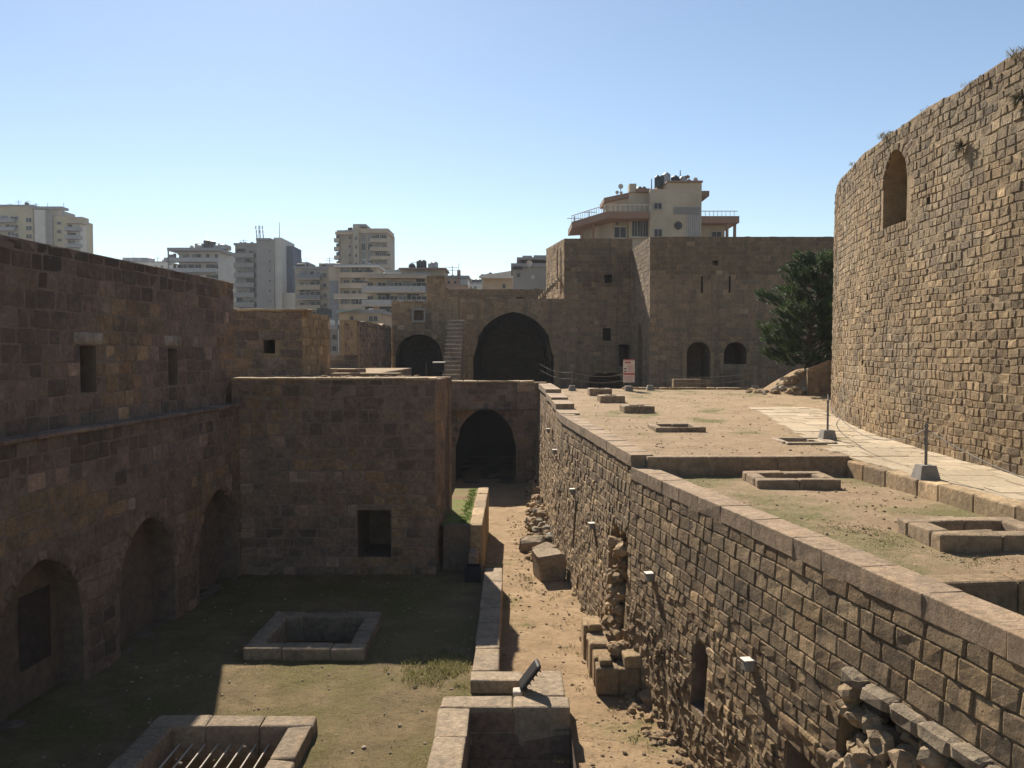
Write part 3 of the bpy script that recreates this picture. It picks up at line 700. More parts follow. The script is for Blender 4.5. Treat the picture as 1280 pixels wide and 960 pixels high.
w.ops += [Opening(X(873, 57) - 9.5, .82, -2.2, -.05, .72, 6, 'arched_doorway', .25), Opening(X(919, 57) - 9.5, .8, Z(457, 57), -.05, .72, 3, 'arched_window', .25),
          Opening(X(876.5, 57) - 9.5, .07, Z(366, 57), Z(345, 57), 0, .8, 'arrow_slit'), Opening(X(911, 57) - 9.5, .07, Z(366, 57), Z(345, 57), 0, .8, 'arrow_slit'), Opening(X(893, 57) - 9.5, .2, Z(333, 57), Z(325, 57), 0, .6, 'wall_hole')]
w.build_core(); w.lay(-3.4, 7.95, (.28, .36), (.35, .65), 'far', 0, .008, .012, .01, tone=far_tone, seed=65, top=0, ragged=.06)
w = Wall(fr, [(9.25, 65.0), (9.5, 57.01)], -3.5, 7.95, 1.5); w.ops.append(Opening(4.4, .95, -2.6, .5, 1.7, 5, 'pointed_doorway', .25))
w.build_core('side_core'); w.lay(-3.4, 7.95, (.28, .36), (.35, .65), 'far', 0, .008, .012, .01, tone=far_tone, seed=66, top=0, fname='side_facing')
q = MB(); q.box(9.6, 30, 58.4, 75, 7.7, 7.9); q.build('roof', M['terrace'], fr)
mini_wall('low_far_wall', 'low stone wall at foot of the right fortress doorway', 'low wall', [(X(930, 53), 53), (20, 53)], -3.4, -.85, .8, seed=67, mat='far', tone=far_tone)
mini_wall('low_trough_wall', 'long low pale block lying before the arched doorway', 'low wall', [(X(842, 50), 50), (X(888, 50), 50)], -3.4, -1.62, .5, seed=68, mat='far', tone=far_tone)
# ruined arch left of the hall and other ruins
rw_ = thing('ruined_gate', 'ruined shaded stone gate with blocked round arch and framed window', 'ruin', (-6.3, 60, -1.7))
w = Wall(rw_, [(-8.75, 60), (-3.9, 60)], -2.5, lambda u: 3.75 + .12 * N(u * 2) + (.25 if u > 3.9 else 0), 1.2)
w.ops += [Opening(X(524, 60) + 8.75, 1.72, -2.4, -.35, 1.6, 3.5, 'blocked_arch', .35, 'shadefill'), Opening(X(524, 60) + 8.75, .42, Z(402, 60), Z(386, 60), 0, .5, 'framed_window')]
w.build_core(); w.lay(-2.3, 4.1, (.28, .36), (.35, .65), 'far', 0, .008, .012, .01, tone=far_tone, seed=71, top=0, ragged=.2)
q = MB(); xw = X(524, 60)
for a, b_, c, d in ((xw - .5, xw - .36, Z(403, 60), Z(385, 60)), (xw + .36, xw + .5, Z(403, 60), Z(385, 60)), (xw - .36, xw + .36, Z(388, 60), Z(385, 60)), (xw - .36, xw + .36, Z(403, 60), Z(400.5, 60))): q.box(a, b_, 59.84, 60.1, c, d)
q.build('window_surround', M['concrete'], rw_)
w = Wall(rw_, [(-9.0, 48), (-8.76, 59.9)], -2.5, lambda u: 1.9 + .25 * N(u * 1.3), 1.0); w.build_core('side_core')
w.lay(-1.5, 2.2, (.26, .34), (.3, .6), 'far', 0, .012, .03, .01, tone=court_tone, seed=72, top=0, fname='side_facing', ragged=.2)
w = Wall(rw_, [(-9.75, 48.01), (-8.98, 48.01)], -2.5, 1.75, 1.0); w.build_core('end_core'); w.lay(-1.5, 1.75, (.26, .34), (.3, .6), 'far', 0, tone=court_tone, seed=73, top=0, fname='end_facing', ragged=.3)
sg = thing('stone_stair', 'steep narrow flight of stone steps between ruined gate and arched hall', 'stair', (-4, 56, -2.4))
for k in range(17):
    yy = 52.6 + k * .36; zz = -2.3 + k * .285; cx_ = X(566.5, 56)
    q = MB(); q.box(cx_ - .5, cx_ + .55, yy + .05, yy + 1.0, zz - .35, zz - .07); sp = q.build('step', M['bastion'], sg)
    q = MB(); q.block((cx_ + .03, yy + .24, zz - .03), (1.16, .5, .08), 0, pick([(.44, .36, .27), (.36, .29, .21)], rng), .012, .012, k); q.build('tread', M['block'], sp)  # tread toned paler than its step to paint in a sunlit edge
q = MB(); q.box(cx_ - .48, cx_ + .53, 53.2, 58.9, -3.4, -2.45)
for k in range(1, 17): q.box(cx_ - .48, cx_ + .53, 52.75 + k * .36, 58.9, -2.45 + (k - 1) * .285, -2.45 + k * .285 - .003)
q.build('stair_core', M['plasterdark'], sg)
mini_wall('rear_rampart', 'distant broken stone rampart above the arched hall roof', 'rampart', [(X(553, 84), 84), (X(690, 84), 84)], -3, lambda u: 6.4 + .2 * N(u * 1.2), .8, seed=74, mat='tower', pal=SAND, tone=far_tone, ops=[Opening(X(650, 84) - X(553, 84), .45, 5.0, 5.7)])
mini_wall('rear_tower_stump', 'square dark tower stump behind the ruined gate', 'ruin', [(X(534, 66), 66), (X(556, 66), 66)], -3, Z(344, 66), 1.4, seed=75, mat='far', tone=far_tone)

# ------------------------------------------------------------------ courtyard fittings
rr = random.Random(3)
def pool(p, lab, z1, wid, bars=False):
    x0, x1, y0, y1, wd = p; t = thing('basin_rim', lab, 'basin', ((x0 + x1) / 2, (y0 + y1) / 2, ZC), 'stone basins sunk in the courtyard')
    for k, (a, b_, c, d) in enumerate(((x0, x1, y1 - wd, y1), (x0, x1, y0, y0 + wd), (x0, x0 + wd, y0 + wd, y1 - wd), (x1 - wd, x1, y0 + wd, y1 - wd))):
        L_ = max(b_ - a, d - c); n_ = max(1, round(L_ / .95)); cuts = [0] + sorted((m + rr.uniform(-.22, .22)) / n_ for m in range(1, n_)) + [1]
        for f0, f1 in zip(cuts, cuts[1:]):
            A0, A1, C0, C1 = (a + (b_ - a) * f0, a + (b_ - a) * f1, c, d) if b_ - a > d - c else (a, b_, c + (d - c) * f0, c + (d - c) * f1)
            q = MB(); q.block(((A0 + A1) / 2, (C0 + C1) / 2, (z1 + ZC) / 2 - .2 + rr.uniform(-.008, .008)), (A1 - A0 - .006, C1 - C0 - .006, z1 - ZC + .4), 0, pick([(.29, .225, .155), (.26, .20, .138)], rr, .08, 0), .018, .03, k + x0 + f0); q.build('rim_slab', M['block'], t)
    q = MB(); i0, i1, j0, j1 = x0 + wd * .8, x1 - wd * .8, y0 + wd * .8, y1 - wd * .8; zb = ZC - 1.2; zt = ZC - .1
    q.add([(i0, j0, zt), (i1, j0, zt), (i1, j1, zt), (i0, j1, zt), (i0, j0, zb), (i1, j0, zb), (i1, j1, zb), (i0, j1, zb)], [(0, 1, 5, 4), (1, 2, 6, 5), (2, 3, 7, 6), (3, 0, 4, 7), (4, 5, 6, 7)]); q.build('shaft', M['mortar'], t)
    if bars:
        n = 9
        for k in range(n):
            x = x0 + wd + (x1 - x0 - 2 * wd) * (k + .5) / n; q = MB(); q.tube((x, y0 + wd * .6, ZC - .08), (x, y1 - wd * 1.0, ZC - .08), .017, .017, 6, (.3, .3, .3)); q.build('grate_bar', M['paleconc'], t)
pool(POOLS[0], 'shaded rectangular stone basin rim in front of bastion', -6.93, .4)
pool(POOLS[1], 'half sunlit stone basin rim with grating bars at bottom left', -6.93, .4, True)
kb = thing('kerb_wall', 'pale L-shaped low stone kerb between courtyard and alley', 'kerb', (-.57, 21, ZA))
for k, (a, b_, c, d) in enumerate(((-.87, -.29, 22.0, 26.1), (-.87, -.29, 17.63, 22.0), (-.88, .25, 17.08, 17.63), (.25, 1.08, 16.31, 17.63), (-1.4, 1.14, 15.76, 16.31), (-1.42, -.82, 10.5, 15.76), (-1.42, -.82, 4, 10.5))):
    L_ = max(b_ - a, d - c); n_ = max(1, round(L_ / 1.2)); cuts = [0] + sorted((m + rr.uniform(-.22, .22)) / n_ for m in range(1, n_)) + [1]
    for f0, f1 in zip(cuts, cuts[1:]):
        A0, A1, C0, C1 = (a + (b_ - a) * f0, a + (b_ - a) * f1, c, d) if b_ - a > d - c else (a, b_, c + (d - c) * f0, c + (d - c) * f1)
        q = MB(); q.block(((A0 + A1) / 2, (C0 + C1) / 2, -7.3 + rr.uniform(-.006, .006)), (A1 - A0 - .003, C1 - C0 - .003, .8), 0, pick([(.35, .27, .185), (.33, .255, .175)], rr, .05, 0), .016, .025, k + f0); q.build('kerb_slab', M['block'], kb)
q = MB(); i0, i1, j0, j1 = -.84, 1.13, 4, 15.78; zt, zb = -7.3, -9.1
q.add([(i0, j0, zt), (i1, j0, zt), (i1, j1, zt), (i0, j1, zt), (i0, j0, zb), (i1, j0, zb), (i1, j1, zb), (i0, j1, zb)], [(0, 1, 5, 4), (1, 2, 6, 5), (2, 3, 7, 6), (3, 0, 4, 7), (4, 5, 6, 7)]); q.build('pit', M['plasterdark'], kb)
pitw = Wall(kb, [(-.82, 15.76), (1.14, 15.76)], -9.1, -7.0, .3); pitw.lay(-9.0, -6.98, (.5, .55), (.6, 1.0), 'block', 2, .006, .008, .01, COURT, seed=81, top=20)
q = MB(); q.add([(-.88, 16.3, -7.18), (.25, 16.3, -7.18), (.25, 17.1, -7.18), (-.88, 17.1, -7.18)], [(0, 1, 2, 3)]); q.build('soil_patch', M['court'], kb)
# floodlight
fl = thing('floodlight', 'black flat floodlight tilted up on pale kerb beside the alley', 'floodlight', (.3, 16.6, -6.9))
q = MB(); q.block((.36, 16.62, -6.6), (.09, .46, .62), .12, (.02, .02, .02), .0, .03, 1, R(-38)); q.build('lamp_housing', M['lampblack'], fl)
for k in range(5):
    q = MB(); a = -38; cx, cz = .36, -6.6; s_ = -.22 + k * .11; ct, sn = math.cos(R(a)), math.sin(R(a))
    q.block((cx + .065 * ct - s_ * sn * 1, 16.62, cz + .065 * sn + s_ * ct), (.05, .36, .02), .12, (.02, .02, .02), 0, .004, 1, R(a)); q.build('cooling_fin', M['lampblack'], fl)
q = MB(); q.tube((.22, 16.5, -6.9), (.34, 16.5, -6.66), .018, .018); q.tube((.22, 16.74, -6.9), (.34, 16.74, -6.66), .018, .018); q.build('bracket', M['steel'], fl)
q = MB(); q.block((.12, 16.62, -7.04), (.2, .3, .28), 0, (.55, .48, .38), .008, .02); q.build('foot_block', M['paleconc'], fl)
# planter beside the bastion
pl = thing('raised_planter', 'raised stone planter with green grass strip beside bastion corner', 'planter', (-1.7, 30, ZA))
for k in range(5):
    a = 27.0 + k * 1.5; q = MB(); q.block((-1.2, a + .75, -6.65), (.44, 1.49, 1.9), 0, pick(SAND, rr, .1, 0), .015, .03, k); q.build('side_stone', M['block'], pl)
q = MB(); q.block((-1.86, 27.15, -6.65), (.88, .3, 1.86), 0, (.16, .12, .09), .015, .03); q.build('front_stone', M['block'], pl)
q = MB(); q.block((-1.25, 26.45, -7.0), (.3, .9, 1.1), 0, (.36, .26, .18), .02, .03); q.build('end_pier', M['block'], pl)
q = MB(); q.add([(-2.4, 27.2, -5.76), (-1.38, 27.2, -5.76), (-1.38, 34.6, -5.76), (-2.4, 34.6, -5.76)], [(0, 1, 2, 3)]); q.build('soil', M['planter'], pl)
def blades(mb, c, n, h, spread, r, cols, w=.008):
    for _ in range(n):
        a = r.uniform(0, 6.28); d = spread * math.sqrt(r.random()); x, y = c[0] + d * math.cos(a), c[1] + d * math.sin(a); b = r.uniform(0, 6.28); hh = h * r.uniform(.5, 1.2); le = r.uniform(.1, .8) * hh
        q = r.uniform(0, 6.28); p = (math.cos(q) * w, math.sin(q) * w)
        mb.add([(x - p[0], y - p[1], c[2]), (x + p[0], y + p[1], c[2]), (x + le * math.cos(b) * .4 + p[0] * .7, y + le * math.sin(b) * .4 + p[1] * .7, c[2] + hh * .6), (x + le * math.cos(b), y + le * math.sin(b), c[2] + hh)], [(0, 1, 2), (0, 2, 3)], r.choice(cols))
GC = [(.10, .13, .03), (.14, .15, .045), (.20, .17, .07), (.24, .19, .10)]; DC = [(.28, .22, .12), (.22, .17, .09), (.16, .15, .06)]
q = MB()
for k in range(260): blades(q, (-1.62 + rr.gauss(0, .09), 27.3 + rr.random() * 7, -5.76), 9, .05, .08, rr, [(.10, .17, .03), (.15, .2, .04), (.08, .13, .025)])
q.build('grass_strip', M['leaf'], pl, kind='stuff')
cr = thing('black_crate', 'small black open crate on ground at bastion corner', 'crate', (-1.2, 25.7, ZC))
for a, b_, c, d in ((-1.48, -.98, 25.5, 25.54), (-1.48, -.98, 25.96, 26.0), (-1.48, -1.44, 25.54, 25.96), (-1.02, -.98, 25.54, 25.96)):
    q = MB(); q.box(a, b_, c, d, ZC + .01, ZC + .47); q.build('side_panel', M['wood'], cr)
q = MB(); q.box(-1.44, -1.02, 25.54, 25.96, ZC + .02, ZC + .06); q.build('bottom_panel', M['wood'], cr)

# ------------------------------------------------------------------ ruined buttress, boulders and rubble in the alley
bu = thing('ruined_buttress', 'ruined low buttress of squared blocks against trench wall', 'buttress', (2.3, 19.6, ZA))
for k, (x, y, z, sx, sy, sz) in enumerate([(2.12, 18.2, -7.3, .5, .5, .62), (2.62, 18.25, -7.32, .5, .5, .6), (2.7, 18.3, -6.9, .42, .5, .3), (2.1, 18.75, -7.3, .45, .6, .72), (2.06, 19.3, -7.25, .45, .5, .82), (2.04, 19.85, -7.28, .45, .6, .76), (2.0, 20.5, -7.2, .45, .7, .9), (2.1, 18.3, -6.93, .3, .4, .14), (2.02, 20.2, -6.8, .3, .4, .16)]):
    q = MB(); q.block((x, y, z), (sx, sy, sz), rr.uniform(-.04, .04), pick(SAND, rr, .1, 0), .02, .025, k); q.build('block', M['rubble'], bu, None, False)
for k in range(40):
    c = (rr.uniform(2.3, 2.8), rr.uniform(18.6, 20.8), rr.uniform(-7.3, -6.75)); s_ = rr.uniform(.1, .22)
    q = MB(); q.rock(c, (s_, s_, s_ * .8), pick(SAND, rr), k, 1); q.build('rubble', M['rubble'], bu, c)
BL = [((1.25, 27.6, -7.2), (.95, 1.1, .95), .2, 'biggest fallen squared boulder against trench wall in alley'),
      ((1.2, 29.6, -7.35), (.7, .8, .6), .6, 'grey fallen block just behind the biggest boulder'),
      ((.75, 31.2, -7.35), (.9, .7, .5), -.3, 'flat weathered block at near end of rubble heap'),
      ((2.95, 17.55, -7.5), (.34, .4, .32), .4, 'round stone at foot of ruined buttress front corner'),
      ((3.12, 17.0, -7.52), (.26, .3, .22), .1, 'small stone beside wall foot just past round stone')]
for k, (c, s_, yw, lab) in enumerate(BL):
    q = MB(); q.rock(c, tuple(v * .62 for v in s_), pick(SAND, rr, .05, 0), k * 7 + 1, 1) if k > 2 else q.block(c, s_, yw, (.34, .26, .175), .07, .07, k, .06)
    tag(q.build('fallen_block', M['rubble'], None, None, k > 2), lab, 'boulder', 'fallen blocks along the alley')
q = MB()
for k in range(420):
    y = rr.uniform(29, 46); f_ = rr.random() ** 1.3; xw = trench_x(y) + .25; x = xw - f_ * (1.0 + .03 * (46 - y)); s_ = rr.uniform(.07, .3) * (1.1 - .4 * f_)
    q.rock((x, y, ZA + .05 + (1 - f_) * 1.5 * max(.25, min(1, (y - 28) / 7)) * rr.uniform(.3, 1)), (s_, s_ * rr.uniform(.7, 1.2), s_ * rr.uniform(.5, .9)), pick(SAND + [(.3, .27, .2)], rr), k, 1)
tag(q.build('rubble_heap', M['rubble'], None), 'heap of collapsed grey stones at far foot of trench wall', 'rubble', kind='stuff')
q = MB()
for k in range(220):
    y = rr.uniform(21, 46); s_ = rr.uniform(.06, .14); q.rock((trench_x(y) + .07 * 5 - .42 - rr.random() ** 2 * .35, y, ZA + .02), s_, pick(SAND, rr), k, 0, .7)
for k in range(90):
    y = rr.uniform(13, 18); s_ = rr.uniform(.04, .12); q.rock((trench_x(y) - .36 - rr.random() ** 2 * .5, y, ZA + .02), s_, pick(SAND, rr), k, 0, .7)
tag(q.build('wall_foot_stones', M['rubble'], None), 'row of small loose stones along the foot of trench wall', 'stones', kind='stuff')
def pebbles(name, label, n, fx, fy, fz, smin, smax, pal=SAND, seed=1):
    q = MB(); r2 = random.Random(seed)
    for k in range(n):
        y = fy(r2); x = fx(r2, y); s_ = smin + (smax - smin) * r2.random() ** 4; q.rock((x, y, fz(x, y)), s_, pick(pal, r2), k, 0, .6)
    return tag(q.build(name, M['rubble'], None), label, 'pebbles', kind='stuff')
pebbles('alley_pebbles', 'scattered pebbles on the dirt floor of sunken alley', 1500, lambda r, y: r.uniform(-.2 if y > 17.7 else 1.15, trench_x(y) - .3), lambda r: 13 + 28 * r.random() ** 1.5, lambda x, y: ZA + .01, .01, .06, seed=2)
pebbles('terrace_pebbles', 'scattered gravel stones on the upper terrace', 1600, lambda r, y: r.uniform(trench_x(y) + .7, 13), lambda r: 20 + 26 * r.random() ** 1.4, lambda x, y: terz(x, y) + .003, .012, .045, [(.36, .26, .17), (.42, .31, .21), (.28, .2, .13)], seed=3)
pebbles('lower_terrace_pebbles', 'scattered pebbles on the lower terrace soil', 900, lambda r, y: r.uniform(trench_x(y) + .7, 8.2), lambda r: 10.6 + 8.8 * r.random(), lambda x, y: -2.925, .008, .035, seed=4)
pebbles('courtyard_pebbles', 'small pale pebbles scattered on courtyard soil', 500, lambda r, y: r.uniform(-8.6, -1.0), lambda r: 12 + 14 * r.random(), lambda x, y: ZC + .015, .01, .045, [(.45, .38, .28), (.36, .29, .2)], 5)
q = MB()
for k in range(900):
    x, y = rr.uniform(-6.2, -.95), rr.uniform(12.5, 20.2)
    if any(p[0] - .1 < x < p[1] + .1 and p[2] - .1 < y < p[3] + .1 for p in POOLS) or N(x * .8, y * .8, 1) < -.1 or (x > -1.55 and y < 16.4): continue
    blades(q, (x, y, ZC), 6, .035, .14, rr, GC, .005)
for k in range(160):
    x, y = -1.55 + rr.gauss(0, .42), 18.6 + rr.gauss(0, .5)
    if x < -.98: blades(q, (x, y, ZC), 16, .11, .14, rr, [(.26, .24, .10), (.34, .29, .16), (.18, .19, .06)])
tag(q.build('courtyard_grass', M['leaf'], None), 'sparse dry grass growing on the courtyard soil', 'grass', kind='stuff')
q = MB()
for k in range(1500):
    y = rr.uniform(10.7, 14.5); x = rr.uniform(trench_x(y) + .75, 8.3)
    if 6.1 < x < 8.3 and 11.8 < y < 13.6: continue
    if N(x * .7, y * .7, 5) + (12.5 - y) * .12 < -.02: continue
    blades(q, (x, y, -2.935), 7, .018, .12, rr, [(.10, .13, .035), (.14, .15, .05), (.2, .17, .08)])
for k in range(60):
    y = rr.uniform(13, 40); x = rr.uniform(.3, trench_x(y) - .6); blades(q, (x, y, ZA), 12, .1, .12, rr, GC)
tag(q.build('terrace_grass', M['leaf'], None), 'short green grass on lower terrace and alley edges', 'grass', kind='stuff')

# ------------------------------------------------------------------ wall lamps, posts, ropes, sign
LAMPS = [(13.15, -5.05, 'pale square wall lamp right of slot window on trench wall'), (17.8, -4.9, 'small pale wall lamp between slot window and broken recess'),
         (23.5, -5.0, 'small pale wall lamp beyond broken recess'), (27.0, -4.6, 'small pale wall lamp above the drain slot'), (32.0, -3.9, 'tiny pale wall lamp above the rubble heap'), (36.5, -3.5, 'farthest tiny pale wall lamp near alley archway')]
for k, (y, z, lab) in enumerate(LAMPS):
    c = tw.P(UY(y), z, .05); yw = math.atan2(-.17, .985) * -1
    t = thing('wall_lamp', lab, 'wall lamp', (c.x, c.y, z - .12), 'pale box lamps on the trench wall')
    q = MB(); q.block((c.x, c.y, z), (.17, .16, .17), yw, (.6, .56, .48), .002, .012, k); q.build('housing', M['concrete'], t)
    q = MB(); q.block((c.x - .01, c.y, z + .097), (.2, .19, .022), yw, (.6, .56, .48), .0, .006, k); q.build('cover', M['white'], t)
def post(x, y, z, h, lab, cat='post'):
    t = thing('weighted_post', lab, cat, (x, y, z), 'steel posts in concrete feet')
    q = MB(); s_ = .21; tp = .145
    q.add([(x - s_, y - s_, z - .02), (x + s_, y - s_, z - .02), (x + s_, y + s_, z - .02), (x - s_, y + s_, z - .02), (x - tp, y - tp, z + .27), (x + tp, y - tp, z + .27), (x + tp, y + tp, z + .27), (x - tp, y + tp, z + .27)], [(3, 2, 1, 0), (4, 5, 6, 7), (0, 1, 5, 4), (1, 2, 6, 5), (2, 3, 7, 6), (3, 0, 4, 7)]); q.build('concrete_foot', M['concrete'], t)
    q = MB(); q.tube((x, y, z + .26), (x, y, z + h), .03, .028, 8); q.build('pole', M['steel'], t)
    for hz in (.62, .95):
        q = MB(); q.tube((x, y, z + hz * h - .02), (x, y, z + hz * h + .02), .042, .042, 8); q.build('ring', M['steel'], t)
PN = [(8.45, 16.75, path_z(16.7)), (8.95, 23.3, terz(0, 23.3) + .02)]
post(*PN[0], 1.12, 'nearer steel post in concrete foot on pale path'); post(*PN[1], 1.12, 'second steel post in concrete foot, beside tower corner')
PF = [(3.3, 45.2, -2.1), (7.65, 45.6, -2.1), (13.4, 45.4, -2.1)]
for p, lab in zip(PF, ('far weighted post at trench wall end', 'far weighted post just right of the pink sign', 'far weighted post before the low stone wall near pine')): post(*p, 1.25, lab)
def rope(a, b_, sag, lab, r_=.012):
    q = MB(); a = Vector(a); b_ = Vector(b_); n = 12; P = [a.lerp(b_, k / n) - Vector((0, 0, sag * 4 * (k / n) * (1 - k / n))) for k in range(n + 1)]
    for p0, p1 in zip(P, P[1:]): q.tube(p0, p1, r_, r_, 5)
    tag(q.build('rope', M['rope'], None), lab, 'rope', 'barrier ropes between posts')
up1 = Vector((0, 0, 1.0)); up2 = Vector((0, 0, .65))
rope(Vector(PN[0]) + up1, Vector(PN[1]) + up1, .55, 'thin slack rope between the two near posts on path')
rope(Vector(PN[0]) + up1, Vector((9.4, 9.0, -1.7)), .6, 'thin slack rope running from nearer post out of frame right')
rope(Vector(PN[1]) + up1, Vector((11.9, 31, -1.6)), .5, 'thin slack rope from second post towards tower corner')
for h_, nm in ((up1, 'upper'), (up2, 'lower')):
    rope(Vector(PF[0]) + h_, Vector((1.6, 46.9, -1.6)) + h_ * .9, .18, nm + ' rope from far left post to the wall end', .014)
    rope(Vector(PF[0]) + h_, Vector((6.6, 45.6, -2.1)) + h_, .25, nm + ' rope between far left post and pink sign', .014)
    rope(Vector(PF[1]) + h_, Vector(PF[2]) + h_, .3, nm + ' rope between the two far right posts', .014)
sx, sy = X(786, 45), 45.0
sgn = thing('information_sign', 'pink and white information sign on post at terrace far end', 'sign', (sx, sy, -2.1))
q = MB(); q.block((sx, sy, -2.0), (.42, .4, .3), 0, (.3, .28, .24), .006, .02); q.build('concrete_foot', M['concrete'], sgn)
q = MB(); q.tube((sx + .08, sy + .03, -1.9), (sx + .08, sy + .03, -.45), .03, .03, 8); q.build('pole', M['steel'], sgn)
z0, z1 = Z(478, 45), Z(450, 45); q = MB(); q.box(sx - .31, sx + .31, sy - .04, sy - .01, z0, z1); pn = q.build('panel', M['signwhite'], sgn)
H = z1 - z0
def sbar(a, b_, c, d, mat, nm):
    q = MB(); q.box(sx - .31 + .62 * a, sx - .31 + .62 * b_, sy - .047, sy - .0405, z1 - H * d, z1 - H * c); q.build(nm, M[mat], pn)
sbar(0, 1, -.03, .02, 'signred', 'header_edge'); sbar(.12, .66, .07, .15, 'signred', 'title_line'); sbar(.02, .98, .57, .67, 'signred', 'red_band')
for c in (.36, .48): sbar(.08, .28, c, c + .05, 'signblack', 'pictogram')
for k in range(7): sbar(.4, .92 - .06 * (k % 3), .22 + k * .045, .235 + k * .045, 'signred', 'text_line')
for k in range(5): sbar(.1, .9 - .07 * (k % 2), .73 + k * .05, .742 + k * .05, 'signred', 'text_line')
# lamp box on the bastion roof
t = thing('roof_lamp_box', 'dark box lamp with bright white top on bastion roof edge', 'lamp', (-2.7, 29.4, BT))
q = MB(); q.block((-2.6, 29.4, BT + .33), (.36, .3, .3), 0, (.02, .02, .02), .004, .02); q.build('housing', M['lampblack'], t)
q = MB(); q.block((-2.6, 29.4, BT + .5), (.44, .36, .04), 0, (.6, .6, .6), .0, .01); q.build('cover', M['white'], t)
q = MB(); q.tube((-2.42, 29.4, BT), (-2.42, 29.4, BT + .56), .02, .02); q.build('stand', M['steel'], t)
q = MB(); q.tube((-3.05, 29.3, BT), (-3.05, 29.3, BT + .5), .012, .012); tag(q.build('thin_rod', M['steel'], None), 'thin upright rod on bastion roof left of box lamp', 'rod')

# ------------------------------------------------------------------ pine tree and slope under it
def pine(base, H, rx, lab, seed=1):
    r = random.Random(seed); t = thing('pine_tree', lab, 'tree', base); b = Vector(base)
    def axis(f): return b + Vector((.9 * f * f + .15 * N(f * 4, 1), .2 * N(f * 4, 5), H * f))
    q = MB(); rad = .26; cl = []
    for k in range(8): q.tube(axis(k / 8 * .95), axis((k + 1) / 8 * .95), rad, rad * .8, 8); rad *= .8
    for k in range(60):
        f_ = .12 + .85 * (k + r.random()) / 60; a = k * 2.4 + r.uniform(-.5, .5)
        w = rx * (.78 + .5 * f_ if f_ < .45 else math.sqrt(max(.03, 1 - ((f_ - .45) / .6) ** 2))) * r.uniform(.55, 1.12)
        s0 = axis(f_); s1 = s0 + Vector((math.cos(a) * w, math.sin(a) * w, w * r.uniform(.1, .5) - .1)); q.tube(s0, s1, .055, .012, 5)
        for m in range(int(9 + w * 14)):
            f2 = r.uniform(.3, 1.05); d = (s1 - s0).normalized() + Vector((r.gauss(0, .35), r.gauss(0, .35), .55 + r.gauss(0, .3)))
            cl.append((s0.lerp(s1, f2) + Vector((r.gauss(0, .16), r.gauss(0, .16), r.gauss(0, .14))), d.normalized(), r.uniform(.3, .6), f2))
    q.build('trunk', M['bark'], t); q = MB()
    for c, ax, s_, f2 in cl:
        sh = r.uniform(.7, 1.2) * (1.25 if f2 > .85 else 1)
        for m in range(80):
            p0 = c + ax * (s_ * r.random()); d = (ax * .9 + Vector((r.gauss(0, .6), r.gauss(0, .6), r.gauss(0, .6)))).normalized(); p1 = p0 + d * r.uniform(.12, .24); o = d.orthogonal().normalized() * .018
            cc = r.choice([(.045, .080, .02), (.062, .105, .026), (.095, .14, .036), (.032, .058, .016)]); q.add([tuple(p0 - o), tuple(p0 + o), tuple(p1)], [(0, 1, 2)], tuple(v * sh for v in cc))
    q.build('crown', M['leaf'], t); return t
pine((15.6, 43.5, -1.5), 6.5, 2.25, 'dark green pine tree between right fortress and tower')
q = MB(); nn = 26
for j in range(nn + 1):
    for i in range(nn + 1):
        x, y = 12.6 + 9 * i / nn, 40.5 + 8 * j / nn; e = min(1, max(0, (x - 13.0) / 3.2)) * min(1, max(0, min((y - 41.2) / 1.6, (48 - y) / 2.5)))
        q.v.append((x, y, -2.2 + 1.3 * e * e * (3 - 2 * e) + .08 * N(x * 1.5, y * 1.5)))
q.f = [(j * (nn + 1) + i, j * (nn + 1) + i + 1, (j + 1) * (nn + 1) + i + 1, (j + 1) * (nn + 1) + i) for j in range(nn) for i in range(nn)]; q.t = [(.3, .2, .1)] * len(q.v)
tag(q.build('earth_bank', M['alley'], None, (0, 0, 0), True), kind='structure')
q = MB()
for k in range(60):
    x = rr.uniform(12.5, 17); y = 43.4 - (x - 12) * .2 + rr.gauss(0, .7); s_ = rr.uniform(.08, .36)
    e = min(1, max(0, (x - 13.0) / 3.2)) * min(1, max(0, (y - 41.2) / 1.6)); q.rock((x, y, -2.15 + 1.3 * e * e * (3 - 2 * e)), (s_, s_ * .9, s_ * .65), pick(SAND + [(.42, .36, .28)], rr), k, 1)
tag(q.build('bank_rocks', M['rubble'], None), 'pale rocks strewn on earth bank below the pine', 'rocks', kind='stuff')
mini_wall('bank_wall', 'broken brown rubble wall under the pine beside the tower', 'ruin', [(X(1012, 41), 41.3), (X(1075, 41), 40.6)], -2.3, lambda u: -.85 + .5 * math.sin(u * 1.2), .8, (.2, .3), (.2, .45), seed=77, mat='far', pal=SAND, tone=far_tone, ragged=.25)
